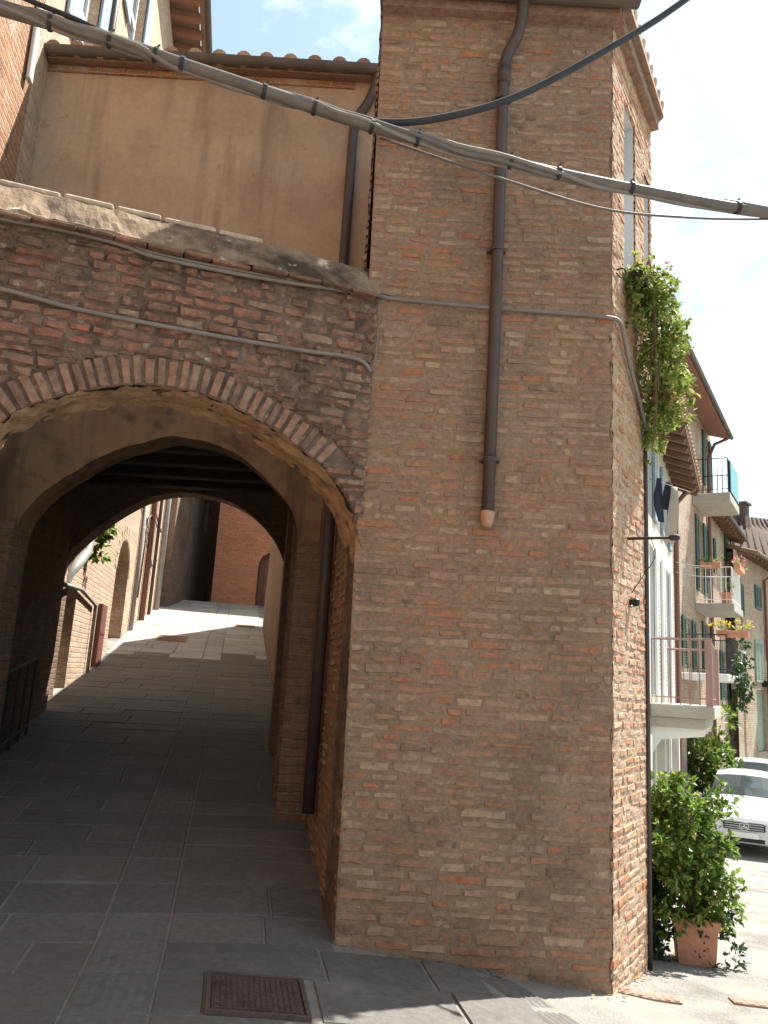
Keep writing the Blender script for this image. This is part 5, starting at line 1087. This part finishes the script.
    em = MB(); ring = [V(-.05, .085 * math.cos(2 * math.pi * k / 20), .605 + .085 * math.sin(2 * math.pi * k / 20)) for k in range(21)]; em.tube(ring, .009, 6, cap=False)
    for k in range(3): th = math.pi / 2 + k * 2 * math.pi / 3; em.tube([V(-.05, 0, .605), V(-.05, .085 * math.cos(th), .605 + .085 * math.sin(th))], [.016, .005], 6)
    em.build('emblem', 'chrome', gr)
    for sg in (-1, 1):
        h_ = MB(); h_.add([V(.03, sg * .44, .56), V(.02, sg * .44, .66), V(.12, sg * .60, .75), V(.26, sg * .80, .77), V(.22, sg * .86, .66), V(.10, sg * .76, .57), V(.0, sg * .56, .55)], [tuple(range(7)) if sg < 0 else tuple(range(6, -1, -1))])
        b = [v + V(-.035, sg * .02, .004) for v in [Vector(x) for x in h_.v]]; h2 = MB(); n7 = 7; h2.add([Vector(x) for x in h_.v] + b, [tuple(range(7, 14)), tuple(range(6, -1, -1))] + [(k, (k + 1) % 7, 7 + (k + 1) % 7, 7 + k) for k in range(7)]); h2.build('headlight', 'lens', t)
        f_ = MB(); f_.bbox(V(.03, sg * .6, .36), (.06, .3, .09), V(1, sg * .35, 0), V(0, 0, 1), .01); f_.build('air_intake', 'black_plastic', t)
        mr = MB(); mr.bbox(V(1.42, sg * .97, 1.0), (.12, .18, .12), bev=.035); mr.build('mirror', paint, t)
        fl = MB(); fl.tube([V(1.12, sg * .08 + .3, 1.085), V(1.2, sg * .1, 1.13), V(1.16, sg * .3 - .25, 1.11)], .009, 5); fl.build('wiper', 'black_plastic', t)
    p_ = MB(); p_.bbox(V(-.035, 0, .43), (.02, .52, .11), bev=.004); p_.build('number_plate', 'plate', t)
    lo_ = MB(); lo_.bbox(V(.015, 0, .335), (.05, .75, .08), bev=.01); lo_.build('lower_grille', 'black_plastic', t)
    an = MB(); an.tube([V(3.3, 0, 1.56), V(3.6, 0, 1.9)], .006, 5); an.build('aerial', 'black_plastic', t)
    t.location = loc; t.rotation_euler = (0, math.atan(.1), rz)
    return t
def put_car(name, label, paint, x, y, head):
    # heading: direction the nose points
    rz = math.atan2(-head.y, -head.x); fwd = V(-head.x, -head.y, 0).normalized()
    t = make_car(name, label, paint, V(x, y, gz(x, y) + .01), rz)
    z0 = gz(x, y); p1 = V(x, y, 0) + fwd * 4.2; sl_ = (gz(p1.x, p1.y) - z0) / 4.2
    t.rotation_euler = (0, -math.atan(sl_), rz); t.scale = (.95, .97, .94); return t
put_car('parked_car', 'white car facing us with chrome slatted grille and round star emblem', 'car_paint', 7.4, 16.5, V(-.44, -.90, 0))
put_car('parked_car', 'silver white car parked directly behind the white car with the star emblem', 'car_paint_silver', 9.95, 21.6, V(-.46, -.89, 0))
# leafy bush between the houses and the cars
b0 = V(8.35, 20.6, 0); b0.z = gz(b0.x, b0.y)
ob = thing('oleander_bush', 'tall leafy green bush beside the white car under the balconies', 'bush', b0); m = MB(); r = random.Random(71)
leaf_cloud(m, [(b0 + V(r.uniform(-.5, .75), r.uniform(-.5, .5), r.uniform(.3, 2.55)), (.26, .26, .28)) for _ in range(34)], 3000, .15, 72, .0); m.build('foliage', 'leaf_mid', ob)
m = MB()
for k in range(9): m.tube([b0 + V(r.uniform(-.15, .15), r.uniform(-.1, .1), 0), b0 + V(r.uniform(-.3, .4), r.uniform(-.2, .2), 1.2), b0 + V(r.uniform(-.5, .7), r.uniform(-.4, .4), 2.4)], [.025, .018, .006], 6)
m.build('stems', 'stem', ob)
# dry leaves and grit gathered at the foot of the walls
m = MB(); r = random.Random(91)
for k in range(150):
    q = r.random()
    if q < .5: x, y = r.uniform(-.1, 1.4), 4.65 - abs(r.gauss(0, .05)) - .01
    elif q < .75: p = tface(r.uniform(0, 1.1), abs(r.gauss(0, .07)) + .01, 0); x, y = p.x, p.y
    else: p = alley(r.uniform(0, 6), -.02 - abs(r.gauss(0, .06))); x, y = p.x, p.y
    z = gz(x, y) + .022; a_ = r.uniform(0, 6.28); s_ = r.uniform(.006, .02); d_ = V(math.cos(a_), math.sin(a_), r.uniform(-.2, .3)); e_ = V(-d_.y, d_.x, r.uniform(-.3, .3)); o_ = V(x, y, z)
    m.add([o_, o_ + d_ * s_ + e_ * s_ * .5, o_ + d_ * s_ * 2, o_ + d_ * s_ - e_ * s_ * .5], [(0, 1, 2), (0, 2, 3)])
lt = tag(m.build('leaf_litter', 'dry_leaf'), 'small dry leaves and grit along the foot of the brick walls', 'leaf litter'); lt['kind'] = 'stuff'
# thin washing lines strung across the balconies
for (x0, y0, Y0, x1, y1, Y1, lb) in ((676, 562, 15.5, 712, 566, 17.2, 'upper of the two thin wires strung before the middle balcony'), (676, 572, 15.5, 716, 577, 17.2, 'lower of the two thin wires strung before the middle balcony')):
    m = MB(); m.tube(arcpts(onY(x0, y0, Y0), onY(x1, y1, Y1), .03, 8), .006, 5); tag(m.build('wire', 'pipe_grey'), lb, 'wire')
print('objects', len(bpy.data.objects), 'verts', sum(len(o.data.vertices) for o in bpy.data.objects if o.type == 'MESH'))
